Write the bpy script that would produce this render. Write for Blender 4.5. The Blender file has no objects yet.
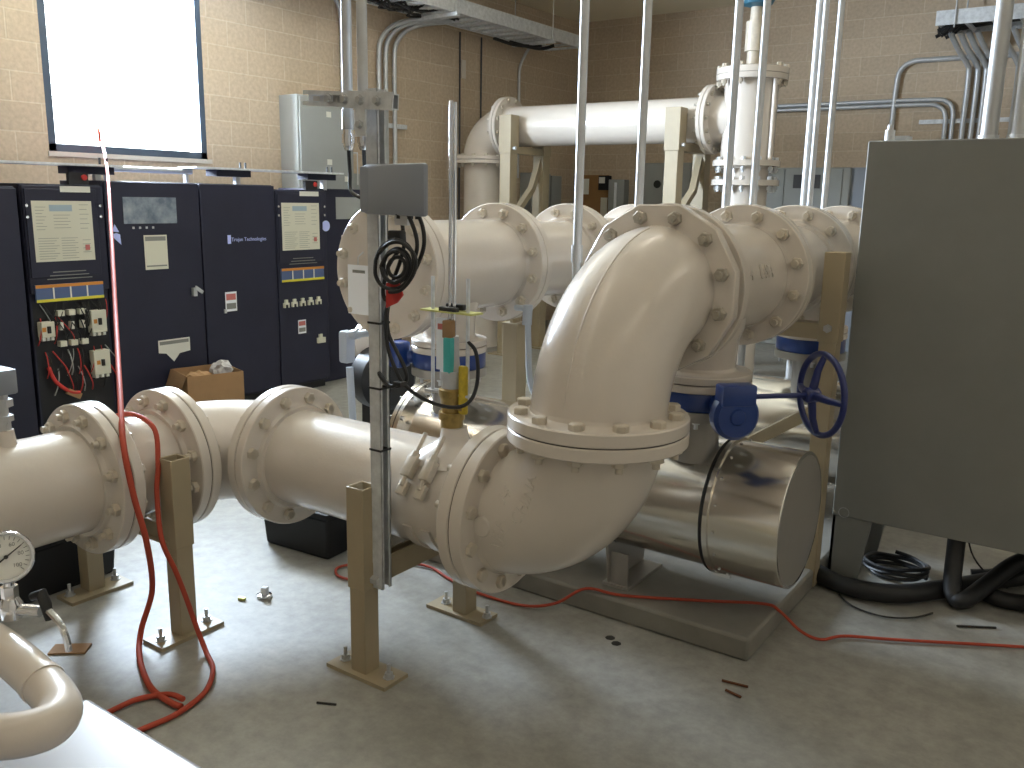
import bpy, bmesh, math, random
from mathutils import Vector, Matrix, Quaternion
random.seed(7)
SC = bpy.context.scene
COL = SC.collection
PI = math.pi
R = math.radians

# ------------------------------------------------------------------ materials
def mat(name, color, rough=.5, metal=0., var=.0, vscale=4., bump=0., bscale=60., coat=0., emit=None, estr=0., alt=None, spec=.5):
    m = bpy.data.materials.new(name); m.use_nodes = True
    nt = m.node_tree; b = nt.nodes['Principled BSDF']
    b.inputs['Base Color'].default_value = (*color, 1)
    b.inputs['Roughness'].default_value = rough
    b.inputs['Metallic'].default_value = metal
    b.inputs['Coat Weight'].default_value = coat
    b.inputs['Coat Roughness'].default_value = .12
    b.inputs['Specular IOR Level'].default_value = spec
    if emit:
        b.inputs['Emission Color'].default_value = (*emit, 1)
        b.inputs['Emission Strength'].default_value = estr
    tc = nt.nodes.new('ShaderNodeTexCoord')
    if var > 0 or alt:
        n = nt.nodes.new('ShaderNodeTexNoise'); n.inputs['Scale'].default_value = vscale
        n.inputs['Detail'].default_value = 6; n.inputs['Roughness'].default_value = .6
        nt.links.new(tc.outputs['Object'], n.inputs['Vector'])
        r = nt.nodes.new('ShaderNodeValToRGB')
        a = alt or tuple(c*(1-var) for c in color)
        r.color_ramp.elements[0].position = .35; r.color_ramp.elements[1].position = .65
        r.color_ramp.elements[0].color = (*a, 1); r.color_ramp.elements[1].color = (*color, 1)
        nt.links.new(n.outputs['Fac'], r.inputs['Fac']); nt.links.new(r.outputs['Color'], b.inputs['Base Color'])
    if bump > 0:
        n2 = nt.nodes.new('ShaderNodeTexNoise'); n2.inputs['Scale'].default_value = bscale; n2.inputs['Detail'].default_value = 3
        nt.links.new(tc.outputs['Object'], n2.inputs['Vector'])
        bp = nt.nodes.new('ShaderNodeBump'); bp.inputs['Strength'].default_value = bump; bp.inputs['Distance'].default_value = .004
        nt.links.new(n2.outputs['Fac'], bp.inputs['Height']); nt.links.new(bp.outputs['Normal'], b.inputs['Normal'])
    return m

M = {}
M['cream'] = mat('cream_pipe_paint', (.67,.605,.535), .25, var=.05, vscale=3, bump=.14, bscale=45, coat=.25)
M['cream_bolt'] = mat('cream_painted_bolt', (.60,.53,.43), .4, var=.12, vscale=30)
M['bolt_dirty'] = mat('worn_bolt', (.50,.45,.37), .4, .15, var=.3, vscale=40)
M['gasket'] = mat('dark_gasket', (.08,.07,.06), .8)
M['tan'] = mat('tan_support_paint', (.39,.32,.21), .45, var=.08, vscale=5)
M['galv'] = mat('galvanised_steel', (.72,.74,.76), .45, .2, var=.22, vscale=25)
M['conduit'] = mat('conduit_steel', (.56,.57,.58), .42, .45, var=.12, vscale=12)
M['dark_slot'] = mat('strut_slot', (.06,.06,.065), .7)
M['steel'] = mat('stainless_steel', (.82,.79,.74), .18, 1., bump=.07, bscale=7)
M['steel_end'] = mat('dull_stainless_end', (.36,.34,.31), .42, .35, var=.06, vscale=5)
M['blue'] = mat('blue_enamel', (.012,.045,.22), .32, coat=.3)
M['blue_dark'] = mat('dark_blue_enamel', (.012,.022,.13), .35, coat=.2)
M['teal_blue'] = mat('teal_blue_enamel', (.03,.13,.2), .4)
M['black'] = mat('flare_lifted_black_paint', (.022,.023,.044), .5, var=.2, vscale=2, bump=.05, bscale=200, spec=.35)  # black cabinet paint, its bluish lift imitates lens flare in the base colour
M['black_rub'] = mat('black_rubber', (.012,.012,.013), .5)
M['black_plastic'] = mat('black_plastic', (.008,.008,.01), .6)
M['grey_box'] = mat('grey_enclosure_paint', (.26,.285,.33), .45, var=.04, vscale=3)
M['olive_grey'] = mat('olive_grey_cabinet_paint', (.20,.20,.185), .5, var=.06, vscale=6, bump=.05, bscale=300)
M['panel_grey'] = mat('panel_grey_paint', (.33,.34,.325), .75, var=.05, vscale=3)
M['pvc'] = mat('grey_pvc', (.42,.46,.52), .4)
M['white'] = mat('white_label', (.72,.71,.64), .5)
M['paper'] = mat('white_paper', (.85,.87,.9), .7)
M['cream_label'] = mat('cream_label', (.66,.64,.52), .5)
M['ink'] = mat('grey_ink', (.22,.22,.2), .6)
M['ink_blue'] = mat('pale_blue_ink', (.35,.44,.5), .6)
M['ink_red'] = mat('red_ink', (.55,.16,.14), .5)
M['logo'] = mat('pale_blue_logo', (.5,.56,.95), .4)
M['orange_strip'] = mat('orange_strip', (.62,.25,.04), .5)
M['yellow_strip'] = mat('yellow_strip', (.68,.6,.04), .5)
M['blue_strip'] = mat('slate_blue_strip', (.08,.12,.25), .4)
M['screen'] = mat('screen_glass', (.12,.15,.20), .08, .0, var=.5, vscale=9, alt=(.3,.34,.38))
M['red_hose'] = mat('orange_red_hose', (.42,.07,.04), .6, spec=.2)
M['red'] = mat('red_plastic', (.5,.03,.025), .5)
M['brass'] = mat('aged_brass', (.42,.29,.09), .4, .5, var=.35, vscale=35)
M['yellow'] = mat('yellow_vinyl', (.65,.48,.03), .5, var=.3, vscale=60)
M['lime'] = mat('yellow_zinc_plate', (.62,.62,.22), .4, .4)
M['teal'] = mat('teal_plastic', (.06,.42,.40), .5)
M['card'] = mat('brown_cardboard', (.36,.21,.10), .8, var=.1, vscale=8)
M['bag'] = mat('clear_plastic_bag', (.62,.6,.6), .15, var=.2, vscale=15)
M['wood'] = mat('brown_board', (.33,.17,.06), .7, var=.15, vscale=6)
M['pad'] = mat('pad_concrete', (.25,.235,.205), .65, var=.2, vscale=5, bump=.2, bscale=60)
M['pad_edge'] = mat('pad_concrete_edge', (.20,.185,.16), .7, var=.3, vscale=7)
M['skid'] = mat('white_gloss_skid_paint', (.33,.32,.33), .25, var=.05, vscale=3, coat=.4)
M['ceiling'] = mat('beige_ceiling_paint', (.80,.72,.56), .8)
M['wall_plain'] = mat('plain_tan_wall', (.62,.55,.45), .85, var=.1, vscale=1)
M['frame'] = mat('dark_window_frame', (.05,.07,.10), .4)
M['sill'] = mat('pale_sill', (.6,.55,.48), .6)
M['gauge_face'] = mat('gauge_dial', (.75,.75,.70), .4)
M['rust'] = mat('rusty_steel', (.14,.05,.02), .8)
M['blackpaint'] = mat('black_dirt', (.03,.028,.025), .9)
M['chrome'] = mat('chrome', (.75,.76,.78), .12, 1.)
M['rubber_blue'] = mat('slate_cover', (.06,.07,.09), .5)
M['lamp'] = mat('fluorescent_tube', (1,1,1), .5, emit=(1.,.915,.79), estr=7.6)

def concrete():
    m = bpy.data.materials.new('polished_concrete'); m.use_nodes = True
    nt = m.node_tree; b = nt.nodes['Principled BSDF']; N = nt.nodes.new; Lk = nt.links.new
    tc = N('ShaderNodeTexCoord')
    a = N('ShaderNodeTexNoise'); a.inputs['Scale'].default_value = .9; a.inputs['Detail'].default_value = 9; a.inputs['Roughness'].default_value = .62
    f = N('ShaderNodeTexNoise'); f.inputs['Scale'].default_value = 14; f.inputs['Detail'].default_value = 8; f.inputs['Roughness'].default_value = .7
    Lk(tc.outputs['Object'], a.inputs['Vector']); Lk(tc.outputs['Object'], f.inputs['Vector'])
    r = N('ShaderNodeValToRGB'); e = r.color_ramp.elements
    e[0].position = .32; e[0].color = (.245,.235,.205,1); e[1].position = .68; e[1].color = (.42,.41,.375,1)
    r2 = N('ShaderNodeValToRGB'); e = r2.color_ramp.elements
    e[0].position = .3; e[0].color = (.72,.72,.72,1); e[1].position = .7; e[1].color = (1.1,1.1,1.1,1)
    Lk(a.outputs['Fac'], r.inputs['Fac']); Lk(f.outputs['Fac'], r2.inputs['Fac'])
    mx = N('ShaderNodeMix'); mx.data_type = 'RGBA'; mx.blend_type = 'MULTIPLY'; mx.inputs['Factor'].default_value = 1
    Lk(r.outputs['Color'], mx.inputs['A']); Lk(r2.outputs['Color'], mx.inputs['B'])
    Lk(mx.outputs['Result'], b.inputs['Base Color'])
    rr = N('ShaderNodeMapRange'); rr.inputs['To Min'].default_value = .36; rr.inputs['To Max'].default_value = .58
    Lk(a.outputs['Fac'], rr.inputs['Value']); Lk(rr.outputs['Result'], b.inputs['Roughness'])
    bp = N('ShaderNodeBump'); bp.inputs['Strength'].default_value = .08; bp.inputs['Distance'].default_value = .004
    Lk(f.outputs['Fac'], bp.inputs['Height']); Lk(bp.outputs['Normal'], b.inputs['Normal'])
    return m
M['floor'] = concrete()

def block_wall(name, axis):
    m = bpy.data.materials.new(name); m.use_nodes = True
    nt = m.node_tree; b = nt.nodes['Principled BSDF']; N = nt.nodes.new; Lk = nt.links.new
    tc = N('ShaderNodeTexCoord'); sp = N('ShaderNodeSeparateXYZ'); cb = N('ShaderNodeCombineXYZ')
    Lk(tc.outputs['Object'], sp.inputs[0]); Lk(sp.outputs[axis], cb.inputs['X']); Lk(sp.outputs['Z'], cb.inputs['Y'])
    br = N('ShaderNodeTexBrick'); br.inputs['Scale'].default_value = 1
    br.inputs['Brick Width'].default_value = .41; br.inputs['Row Height'].default_value = .205
    br.inputs['Mortar Size'].default_value = .006; br.inputs['Mortar Smooth'].default_value = .3; br.inputs['Bias'].default_value = -.1
    br.inputs['Color1'].default_value = (.55,.435,.315,1); br.inputs['Color2'].default_value = (.50,.395,.285,1)
    br.inputs['Mortar'].default_value = (.60,.50,.37,1)
    Lk(cb.outputs[0], br.inputs['Vector'])
    n = N('ShaderNodeTexNoise'); n.inputs['Scale'].default_value = 30; n.inputs['Detail'].default_value = 6
    Lk(tc.outputs['Object'], n.inputs['Vector'])
    r2 = N('ShaderNodeValToRGB'); e = r2.color_ramp.elements
    e[0].position = .3; e[0].color = (.86,.86,.86,1); e[1].position = .7; e[1].color = (1.06,1.06,1.06,1)
    Lk(n.outputs['Fac'], r2.inputs['Fac'])
    mx = N('ShaderNodeMix'); mx.data_type = 'RGBA'; mx.blend_type = 'MULTIPLY'; mx.inputs['Factor'].default_value = 1
    Lk(br.outputs['Color'], mx.inputs['A']); Lk(r2.outputs['Color'], mx.inputs['B']); Lk(mx.outputs['Result'], b.inputs['Base Color'])
    b.inputs['Roughness'].default_value = .9
    bp = N('ShaderNodeBump'); bp.inputs['Strength'].default_value = .3; bp.inputs['Distance'].default_value = .006
    Lk(br.outputs['Fac'], bp.inputs['Height']); bp.invert = True; Lk(bp.outputs['Normal'], b.inputs['Normal'])
    return m
M['wall_y'] = block_wall('tan_block_wall_long', 'Y'); M['wall_x'] = block_wall('tan_block_wall_end', 'X')

def pane_mat():
    m = bpy.data.materials.new('window_glass'); m.use_nodes = True
    nt = m.node_tree; nt.nodes.clear(); N = nt.nodes.new
    o = N('ShaderNodeOutputMaterial'); t = N('ShaderNodeBsdfTransparent'); g = N('ShaderNodeBsdfGlossy'); x = N('ShaderNodeMixShader')
    g.inputs['Roughness'].default_value = .03; x.inputs['Fac'].default_value = .07
    nt.links.new(t.outputs[0], x.inputs[1]); nt.links.new(g.outputs[0], x.inputs[2]); nt.links.new(x.outputs[0], o.inputs[0])
    return m
M['glass'] = pane_mat()

# ------------------------------------------------------------------ geometry helpers
V3 = Vector
class MB:
    def __init__(s): s.bm = bmesh.new()
    def box(s, c, d, rot=None, bevel=0.):
        r = bmesh.ops.create_cube(s.bm, size=1); vs = r['verts']
        mtx = Matrix.Translation(V3(c)) @ (rot.to_4x4() if rot else Matrix()) @ Matrix.Diagonal((*d, 1))
        bmesh.ops.transform(s.bm, matrix=mtx, verts=vs)
        if bevel:
            es = list({e for v in vs for e in v.link_edges})
            bmesh.ops.bevel(s.bm, geom=es, offset=bevel, segments=2, affect='EDGES', profile=.5)
        return s
    def b2(s, lo, hi, bevel=0.):
        return s.box([(a+b)/2 for a, b in zip(lo, hi)], [abs(b-a) for a, b in zip(lo, hi)], None, bevel)
    def lathe(s, o, ax, prof, seg=32, ph=0., cap=True):
        o = V3(o); ax = V3(ax).normalized()
        u = ax.orthogonal().normalized()
        if abs(ax.z) < .9: u = V3((0,0,1)); u = (u - ax*u.dot(ax)).normalized()
        else: u = V3((1,0,0))
        w = ax.cross(u); rings = []
        for h, r in prof:
            if r <= 1e-6: rings.append([s.bm.verts.new(o+ax*h)])
            else: rings.append([s.bm.verts.new(o+ax*h+(u*math.cos(ph+2*PI*k/seg)+w*math.sin(ph+2*PI*k/seg))*r) for k in range(seg)])
        for a, b in zip(rings, rings[1:]):
            for k in range(seg):
                k2 = (k+1) % seg
                if len(a) == 1 and len(b) == 1: continue
                if len(a) == 1: f = [a[0], b[k], b[k2]]
                elif len(b) == 1: f = [a[k], b[0], a[k2]]
                else: f = [a[k], b[k], b[k2], a[k2]]
                try: s.bm.faces.new(f)
                except ValueError: pass
        if cap:
            for rg in (rings[0], rings[-1]):
                if len(rg) > 2: s.bm.faces.new(rg)
        return s
    def cyl(s, p0, p1, r, seg=16, r2=None, ph=0.):
        p0 = V3(p0); p1 = V3(p1); L = (p1-p0).length
        return s.lathe(p0, p1-p0, [(0, r), (L, r if r2 is None else r2)], seg, ph)
    def tube(s, pts, r, seg=10, smooth=0, cap=True):
        pts = [V3(p) for p in pts]
        if smooth:
            q = []
            n = len(pts)
            for i in range(n-1):
                p0 = pts[max(i-1,0)]; p1 = pts[i]; p2 = pts[i+1]; p3 = pts[min(i+2,n-1)]
                for k in range(smooth):
                    t = k/smooth
                    q.append(.5*((2*p1)+(p2-p0)*t+(2*p0-5*p1+4*p2-p3)*t*t+(3*p1-p0-3*p2+p3)*t**3))
            q.append(pts[-1]); pts = q
        rs = r if isinstance(r, (list, tuple)) else [r]*len(pts)
        t0 = (pts[1]-pts[0]).normalized(); u = t0.orthogonal().normalized(); prev = t0; rings = []
        for i, p in enumerate(pts):
            if i == 0: t = t0
            elif i == len(pts)-1: t = (pts[-1]-pts[-2]).normalized()
            else: t = ((pts[i+1]-p).normalized()+(p-pts[i-1]).normalized()).normalized()
            u = (prev.rotation_difference(t) @ u); u = (u-t*u.dot(t)).normalized(); prev = t
            w = t.cross(u)
            rings.append([s.bm.verts.new(p+(u*math.cos(2*PI*k/seg)+w*math.sin(2*PI*k/seg))*rs[i]) for k in range(seg)])
        for a, b in zip(rings, rings[1:]):
            for k in range(seg): s.bm.faces.new([a[k], a[(k+1)%seg], b[(k+1)%seg], b[k]])
        if cap: s.bm.faces.new(rings[0]); s.bm.faces.new(rings[-1])
        return s
    def prism(s, poly, vec):
        a = [s.bm.verts.new(V3(p)) for p in poly]; b = [s.bm.verts.new(V3(p)+V3(vec)) for p in poly]
        s.bm.faces.new(a); s.bm.faces.new(b[::-1]); n = len(a)
        for k in range(n): s.bm.faces.new([a[k], b[k], b[(k+1)%n], a[(k+1)%n]])
        return s
    def obj(s, name, m, parent=None, angle=40, bevel=0., label=None):
        bm = s.bm
        bmesh.ops.recalc_face_normals(bm, faces=bm.faces)
        me = bpy.data.meshes.new(name)
        for f in bm.faces: f.smooth = True
        bm.to_mesh(me); bm.free()
        me.materials.append(M[m] if isinstance(m, str) else m)
        try: me.set_sharp_from_angle(angle=R(angle))
        except Exception: pass
        o = bpy.data.objects.new(name, me); COL.objects.link(o)
        if parent is not None: put(o, parent)
        if bevel:
            b = o.modifiers.new('bevel', 'BEVEL'); b.width = bevel; b.segments = 2; b.limit_method = 'ANGLE'; b.angle_limit = R(50)
        if label: o['label'] = label
        return o

def put(o, parent):
    """parent keeping the world position"""
    o.parent = parent
    o.matrix_parent_inverse = Matrix()
    o.matrix_basis = wm(parent).inverted() @ o.matrix_basis
def wm(o):
    m = o.matrix_basis.copy()
    p = o.parent
    while p: m = p.matrix_basis @ m; p = p.parent
    return m
def thing(name, label, cat, loc=(0,0,0), group=None):
    o = bpy.data.objects.new(name, None); COL.objects.link(o); o.location = loc
    o.empty_display_size = .05
    o['label'] = label; o['category'] = cat
    if group: o['group'] = group
    return o
def tag(o, label, cat, group=None):
    o['label'] = label; o['category'] = cat
    if group: o['group'] = group
    return o
def struct(o): o['kind'] = 'structure'; return o

def textobj(name, txt, size, m, parent, mtx, depth=.0008, align='CENTER'):
    cu = bpy.data.curves.new(name, 'FONT'); cu.body = txt; cu.size = size; cu.extrude = depth; cu.align_x = align; cu.align_y = 'CENTER'
    t = bpy.data.objects.new(name, cu); COL.objects.link(t)
    bpy.context.view_layer.update()
    me = bpy.data.meshes.new_from_object(t.evaluated_get(bpy.context.evaluated_depsgraph_get()))
    bpy.data.objects.remove(t)
    me.materials.clear(); me.materials.append(M[m])
    o = bpy.data.objects.new(name, me); COL.objects.link(o); o.matrix_basis = mtx
    put(o, parent)
    return o

# bolt meshes (along local +Z, centred at joint) shared by copies
def bolt_mesh(name, grip, r=.0235, h=.02, m='cream_bolt'):
    b = MB()
    b.lathe((0,0,grip), (0,0,1), [(0, r), (h*.85, r), (h, r*.86)], 6)
    b.lathe((0,0,-grip-h), (0,0,1), [(0, r*.86), (h*.15, r), (h, r)], 6)
    b.cyl((0,0,-grip-h-.018), (0,0,grip+h), r*.52, 10)
    o = b.obj(name, m); me = o.data; bpy.data.objects.remove(o); return me
BM = {}
def bolts(parent, c, ax, rad, n, grip, r=.0235, h=.02, m='cream_bolt', ph=None, skip=None):
    key = (round(grip,4), r, h, m)
    if key not in BM: BM[key] = bolt_mesh('bolt', grip, r, h, m)
    c = V3(c); ax = V3(ax).normalized()
    if abs(ax.z) < .9: u = V3((0,0,1))
    else: u = V3((1,0,0))
    w = ax.cross(u); q = V3((0,0,1)).rotation_difference(ax)
    if ph is None: ph = PI/n
    for k in range(n):
        if skip and skip(k): continue
        a = ph+2*PI*k/n
        o = bpy.data.objects.new('bolt', BM[key]); COL.objects.link(o)
        o.matrix_basis = Matrix.Translation(c+(u*math.cos(a)+w*math.sin(a))*rad) @ (q @ Quaternion((0,0,1), a*1.7+k)).to_matrix().to_4x4()
        put(o, parent)

FR, FT, PR, ER = .28, .043, .19, .204        # flange radius, thickness, pipe radius, fitting radius
def flange(parent, face, ax, fr=FR, t=FT, hub=None, seg=64, m='cream', ph=0.):
    """disk whose mating face is at `face`, body extends along ax (away from the joint)"""
    b = MB()
    hub = hub or ER
    g = .002
    b.lathe(face, ax, [(g, fr*.7), (g, fr-.003), (g+.003, fr), (t-.004, fr), (t, fr-.004), (t, hub+.02), (t+.006, hub+.008), (t+.022, hub+.001), (t+.022, hub*.6)], seg, ph)
    return b.obj('flange', m, parent, 35)
def gasket(parent, face, ax, r):
    b = MB(); b.lathe(V3(face)-V3(ax).normalized()*.0025, ax, [(0, r), (.005, r)], 48)
    return b.obj('gasket', 'gasket', parent)

def arc(c, a, b, rad, n=20, t0=0., t1=PI/2):
    """points c + a*cos + b*sin"""
    c = V3(c); a = V3(a); b = V3(b)
    return [c+(a*math.cos(t0+(t1-t0)*k/n)+b*math.sin(t0+(t1-t0)*k/n))*rad for k in range(n+1)]

# ------------------------------------------------------------------ the setting
X0, X1, Y0, Y1, ZC = -6.6, 3.4, -4.0, 10.9, 3.98
struct(MB().b2((X0-.3, Y0-.3, -.15), (X1+.3, Y1+.3, 0)).obj('floor', 'floor'))
struct(MB().b2((X0-.3, Y0-.3, ZC), (X1+.3, Y1+.3, ZC+.15)).obj('ceiling', 'ceiling'))
struct(MB().b2((X0-.3, Y1, 0), (X1+.3, Y1+.25, ZC)).obj('wall_back', 'wall_x'))
struct(MB().b2((X1, Y0, 0), (X1+.25, Y1, ZC)).obj('wall_right', 'wall_plain'))
struct(MB().b2((X0-.3, Y0-.25, 0), (X1+.3, Y0, ZC)).obj('wall_front', 'wall_plain'))
WY0, WY1, WZ0, WZ1 = 3.51, 4.865, 1.925, 3.55
b = MB()
b.b2((X0-.25, Y0, 0), (X0, WY0, ZC)); b.b2((X0-.25, WY1, 0), (X0, Y1, ZC))
b.b2((X0-.25, WY0, 0), (X0, WY1, WZ0)); b.b2((X0-.25, WY0, WZ1), (X0, WY1, ZC))
struct(b.obj('wall_left', 'wall_y'))
wn = bpy.data.objects.new('window_1', None); COL.objects.link(wn); wn.location = (X0-.1, (WY0+WY1)/2, WZ0); struct(wn)
b = MB(); t = .055
b.b2((X0-.10, WY0, WZ0), (X0-.002, WY0+t, WZ1)); b.b2((X0-.10, WY1-t, WZ0), (X0-.002, WY1, WZ1))
b.b2((X0-.10, WY0, WZ0), (X0-.002, WY1, WZ0+t)); b.b2((X0-.10, WY0, WZ1-t), (X0-.002, WY1, WZ1))
b.obj('window_frame', 'frame', wn)
MB().b2((X0-.085, WY0+t, WZ0+t), (X0-.079, WY1-t, WZ1-t)).obj('window_pane', 'glass', wn)
MB().b2((X0-.03, WY0-.01, WZ0-.035), (X0+.012, WY1+.04, WZ0)).obj('window_sill', 'sill', wn)

# housekeeping pad
b = MB(); b.b2((-3.35, 2.935, 0), (-.975, 5.05, .092))
pad = b.obj('concrete_pad', 'pad', bevel=.012)
tag(pad, 'low concrete equipment pad under the shiny steel vessels', 'concrete pad')

# ------------------------------------------------------------------ front pipework
ZP, YP, XL = .615, 2.33, -3.05
HX, HZ = -1.30, .968

# left feed pipe coming from behind the camera's left
t = thing('feed_pipe', 'cream flanged pipe running out of frame at left, behind pressure gauge', 'pipe', (XL, 1.3, ZP))
GY = 1.675
MB().lathe((XL, -1.2, ZP), (0,1,0), [(0, PR), (GY+1.2-.02, PR), (GY+1.2, PR)], 48).obj('pipe_body', 'cream', t)
flange(t, (XL, GY, ZP), (0,-1,0)); gasket(t, (XL, GY, ZP), (0,1,0), .275)
bolts(t, (XL, GY, ZP), (0,1,0), .238, 12, FT)
# nozzle on top
MB().lathe((XL, 1.385, ZP+PR-.02), (0,0,1), [(0,.04),(.05,.032),(.07,.03),(.07,.02)], 20).obj('nozzle', 'cream', t)
tt = thing('pressure_transmitter', 'grey box transmitter on a steel fitting atop the left feed pipe', 'transmitter', (XL, 1.385, ZP+PR+.05))
MB().lathe((XL, 1.385, ZP+PR+.05), (0,0,1), [(0,.024),(.03,.024),(.03,.034),(.05,.034),(.05,.02),(.08,.02),(.08,.036),(.105,.036),(.105,.022),(.13,.022)], 6).obj('fitting', 'conduit', tt)
MB().box((XL-.02, 1.33, ZP+PR+.215), (.11,.20,.085), None, .008).obj('housing', 'grey_box', tt)

# short spool
GY2 = 1.995
t = thing('pipe_spool', 'short cream flanged spool under the hanging red hose, behind hollow tan post', 'pipe', (XL, (GY+GY2)/2, ZP))
MB().lathe((XL, GY, ZP), (0,1,0), [(0,PR),(GY2-GY,PR)], 48).obj('pipe_body', 'cream', t)
flange(t, (XL, GY, ZP), (0,1,0)); flange(t, (XL, GY2, ZP), (0,-1,0))
gasket(t, (XL, GY2, ZP), (0,1,0), .275); bolts(t, (XL, GY2, ZP), (0,1,0), .238, 12, FT)

# left elbow (plan view turn)
C2 = YP-GY2
FX = XL+C2
t = thing('pipe_elbow', 'cream elbow turning level between left spool and front pipe', 'pipe elbow', (XL+.1, YP-.1, ZP))
MB().tube(arc((FX, GY2, ZP), (-1,0,0), (0,1,0), C2, 20), ER, 40).obj('elbow_body', 'cream', t)
flange(t, (XL, GY2, ZP), (0,1,0)); flange(t, (FX, YP, ZP), (-1,0,0))

# front pipe
F2 = -1.668
t = thing('front_pipe', 'cream straight flanged pipe crossing the foreground behind the galvanised upright', 'pipe', ((FX+F2)/2, YP, ZP))
MB().lathe((FX, YP, ZP), (1,0,0), [(0,PR),(F2-FX,PR)], 56).obj('pipe_body', 'cream', t)
flange(t, (FX, YP, ZP), (1,0,0)); flange(t, (F2, YP, ZP), (-1,0,0), t=.05)
gasket(t, (FX, YP, ZP), (1,0,0), .275); gasket(t, (F2, YP, ZP), (1,0,0), .275)
bolts(t, (FX, YP, ZP), (1,0,0), .238, 12, FT); bolts(t, (F2, YP, ZP), (1,0,0), .238, 12, FT+.004)

# double strap tapping saddle on the pipe
SX = -1.865
t = thing('pipe_saddle', 'cream double strap saddle clamped round the front pipe beneath the brass valve', 'pipe saddle', (SX, YP, ZP+PR))
for dx in (-.06, .02):
    b = MB()
    pts = [(SX+dx, YP+math.cos(a)*(PR+.004), ZP+math.sin(a)*(PR+.004)) for a in [R(200+k*9) for k in range(28)]]
    rows = []
    for p in pts:
        n = (V3(p)-V3((SX+dx, YP, ZP))).normalized()
        rows.append([b.bm.verts.new(V3(p)+V3((s*.019,0,0))+n*h) for s, h in ((-1,-.003),(-1,.005),(1,.005),(1,-.003))])
    for r0, r1 in zip(rows, rows[1:]):
        for k in range(4): b.bm.faces.new([r0[k], r0[(k+1)%4], r1[(k+1)%4], r1[k]])
    b.bm.faces.new(rows[0]); b.bm.faces.new(rows[-1])
    b.obj('strap', 'cream', t)
    # lug and nut at the camera side
    a = R(205); n = V3((0, math.cos(a), math.sin(a))); tg = V3((0, math.sin(a), -math.cos(a)))   # up along surface
    a2 = R(140); n2 = V3((0, math.cos(a2), math.sin(a2)))
    o = V3((SX+dx, YP, ZP))
    rot = Matrix((V3((1,0,0)), V3((0, n2.y, n2.z)), V3((0, -n2.z, n2.y)))).transposed()
    MB().box(o+n2*(PR+.022), (.040,.034,.075), rot, .004).obj('lug', 'cream_bolt', t)
    tdir = V3((0, n2.z, -n2.y)); tdir = tdir if tdir.z > 0 else -tdir
    MB().cyl(o+n2*(PR+.026)-tdir*.07, o+n2*(PR+.026)+tdir*.13, .008, 10).cyl(o+n2*(PR+.026)+tdir*.035, o+n2*(PR+.026)+tdir*.055, .016, 6).obj('stud', 'cream_bolt', t)
    MB().box(o+n2*(PR+.012)-tdir*.075, (.034,.024,.05), rot, .003).obj('lug', 'cream_bolt', t)
MB().lathe((SX, YP, ZP+PR-.05), (0,0,1), [(0,.15),(.03,.125),(.055,.075),(.075,.052),(.115,.044),(.115,.03)], 32).obj('outlet', 'cream', t)

# lower elbow
CL = HX-F2
t = thing('pipe_elbow', 'cream elbow at centre foreground bending from front pipe up to a level joint', 'pipe elbow', (HX, YP, ZP))
CV = HZ-ZP
pts = [V3((F2 + CL*math.sin(a), YP, HZ - CV*math.cos(a))) for a in [PI/2*k/24 for k in range(25)]]
pts = [V3((F2-.0, YP, ZP))] + pts[1:-1] + [V3((HX, YP, HZ))]
MB().tube(pts, ER+.004, 48).obj('elbow_body', 'cream', t)
flange(t, (F2, YP, ZP), (1,0,0), t=.05); flange(t, (HX, YP, HZ), (0,0,-1))
# round cast boss and raised casting marks
def on_elbow(a, th, r=ER+.004):
    """point on lower elbow: a along the bend (0 = pipe end), th round the section, 0 = camera side (-Y), + towards the inside"""
    c = V3((F2 + CL*math.sin(a), YP, HZ - CV*math.cos(a))); n_in = V3((-math.sin(a), 0, math.cos(a)))
    n = V3((0,-1,0))*math.cos(th)+n_in*math.sin(th)
    return c+n*r, n, V3((math.cos(a), 0, math.sin(a)))
p, n, tg = on_elbow(R(13), R(2))
MB().lathe(p-n*.012, n, [(0,.034),(.014,.034),(.018,.031),(.018,0)], 32, cap=False).obj('cast_boss', 'cream', t)
def bend_text(parent, txt, size, fn, depth=.004):
    cu = bpy.data.curves.new('cast_lettering', 'FONT'); cu.body = txt; cu.size = size; cu.extrude = depth/2; cu.align_x = 'CENTER'; cu.align_y = 'CENTER'
    t_ = bpy.data.objects.new('cast_lettering', cu); COL.objects.link(t_); bpy.context.view_layer.update()
    me = bpy.data.meshes.new_from_object(t_.evaluated_get(bpy.context.evaluated_depsgraph_get())); bpy.data.objects.remove(t_)
    for v in me.vertices: v.co = fn(v.co.x, v.co.y, v.co.z)
    me.materials.clear(); me.materials.append(M['cream'])
    o = bpy.data.objects.new('cast_lettering', me); COL.objects.link(o); put(o, parent); return o
def cast_text(txt, size, a0, th0, spin):
    cs, sn = math.cos(spin), math.sin(spin)
    def fn(x, y, z):
        u_, v_ = x*cs-y*sn, x*sn+y*cs
        return on_elbow(a0+u_/(CL*.9), th0+v_/ER, ER+.0045+z)[0]
    bend_text(t, txt, size, fn)
cast_text('14', .062, R(33), R(24), R(25)); cast_text('CHINA', .058, R(47), R(10), R(25)); cast_text('USA', .055, R(22), R(-6), R(62))

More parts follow.
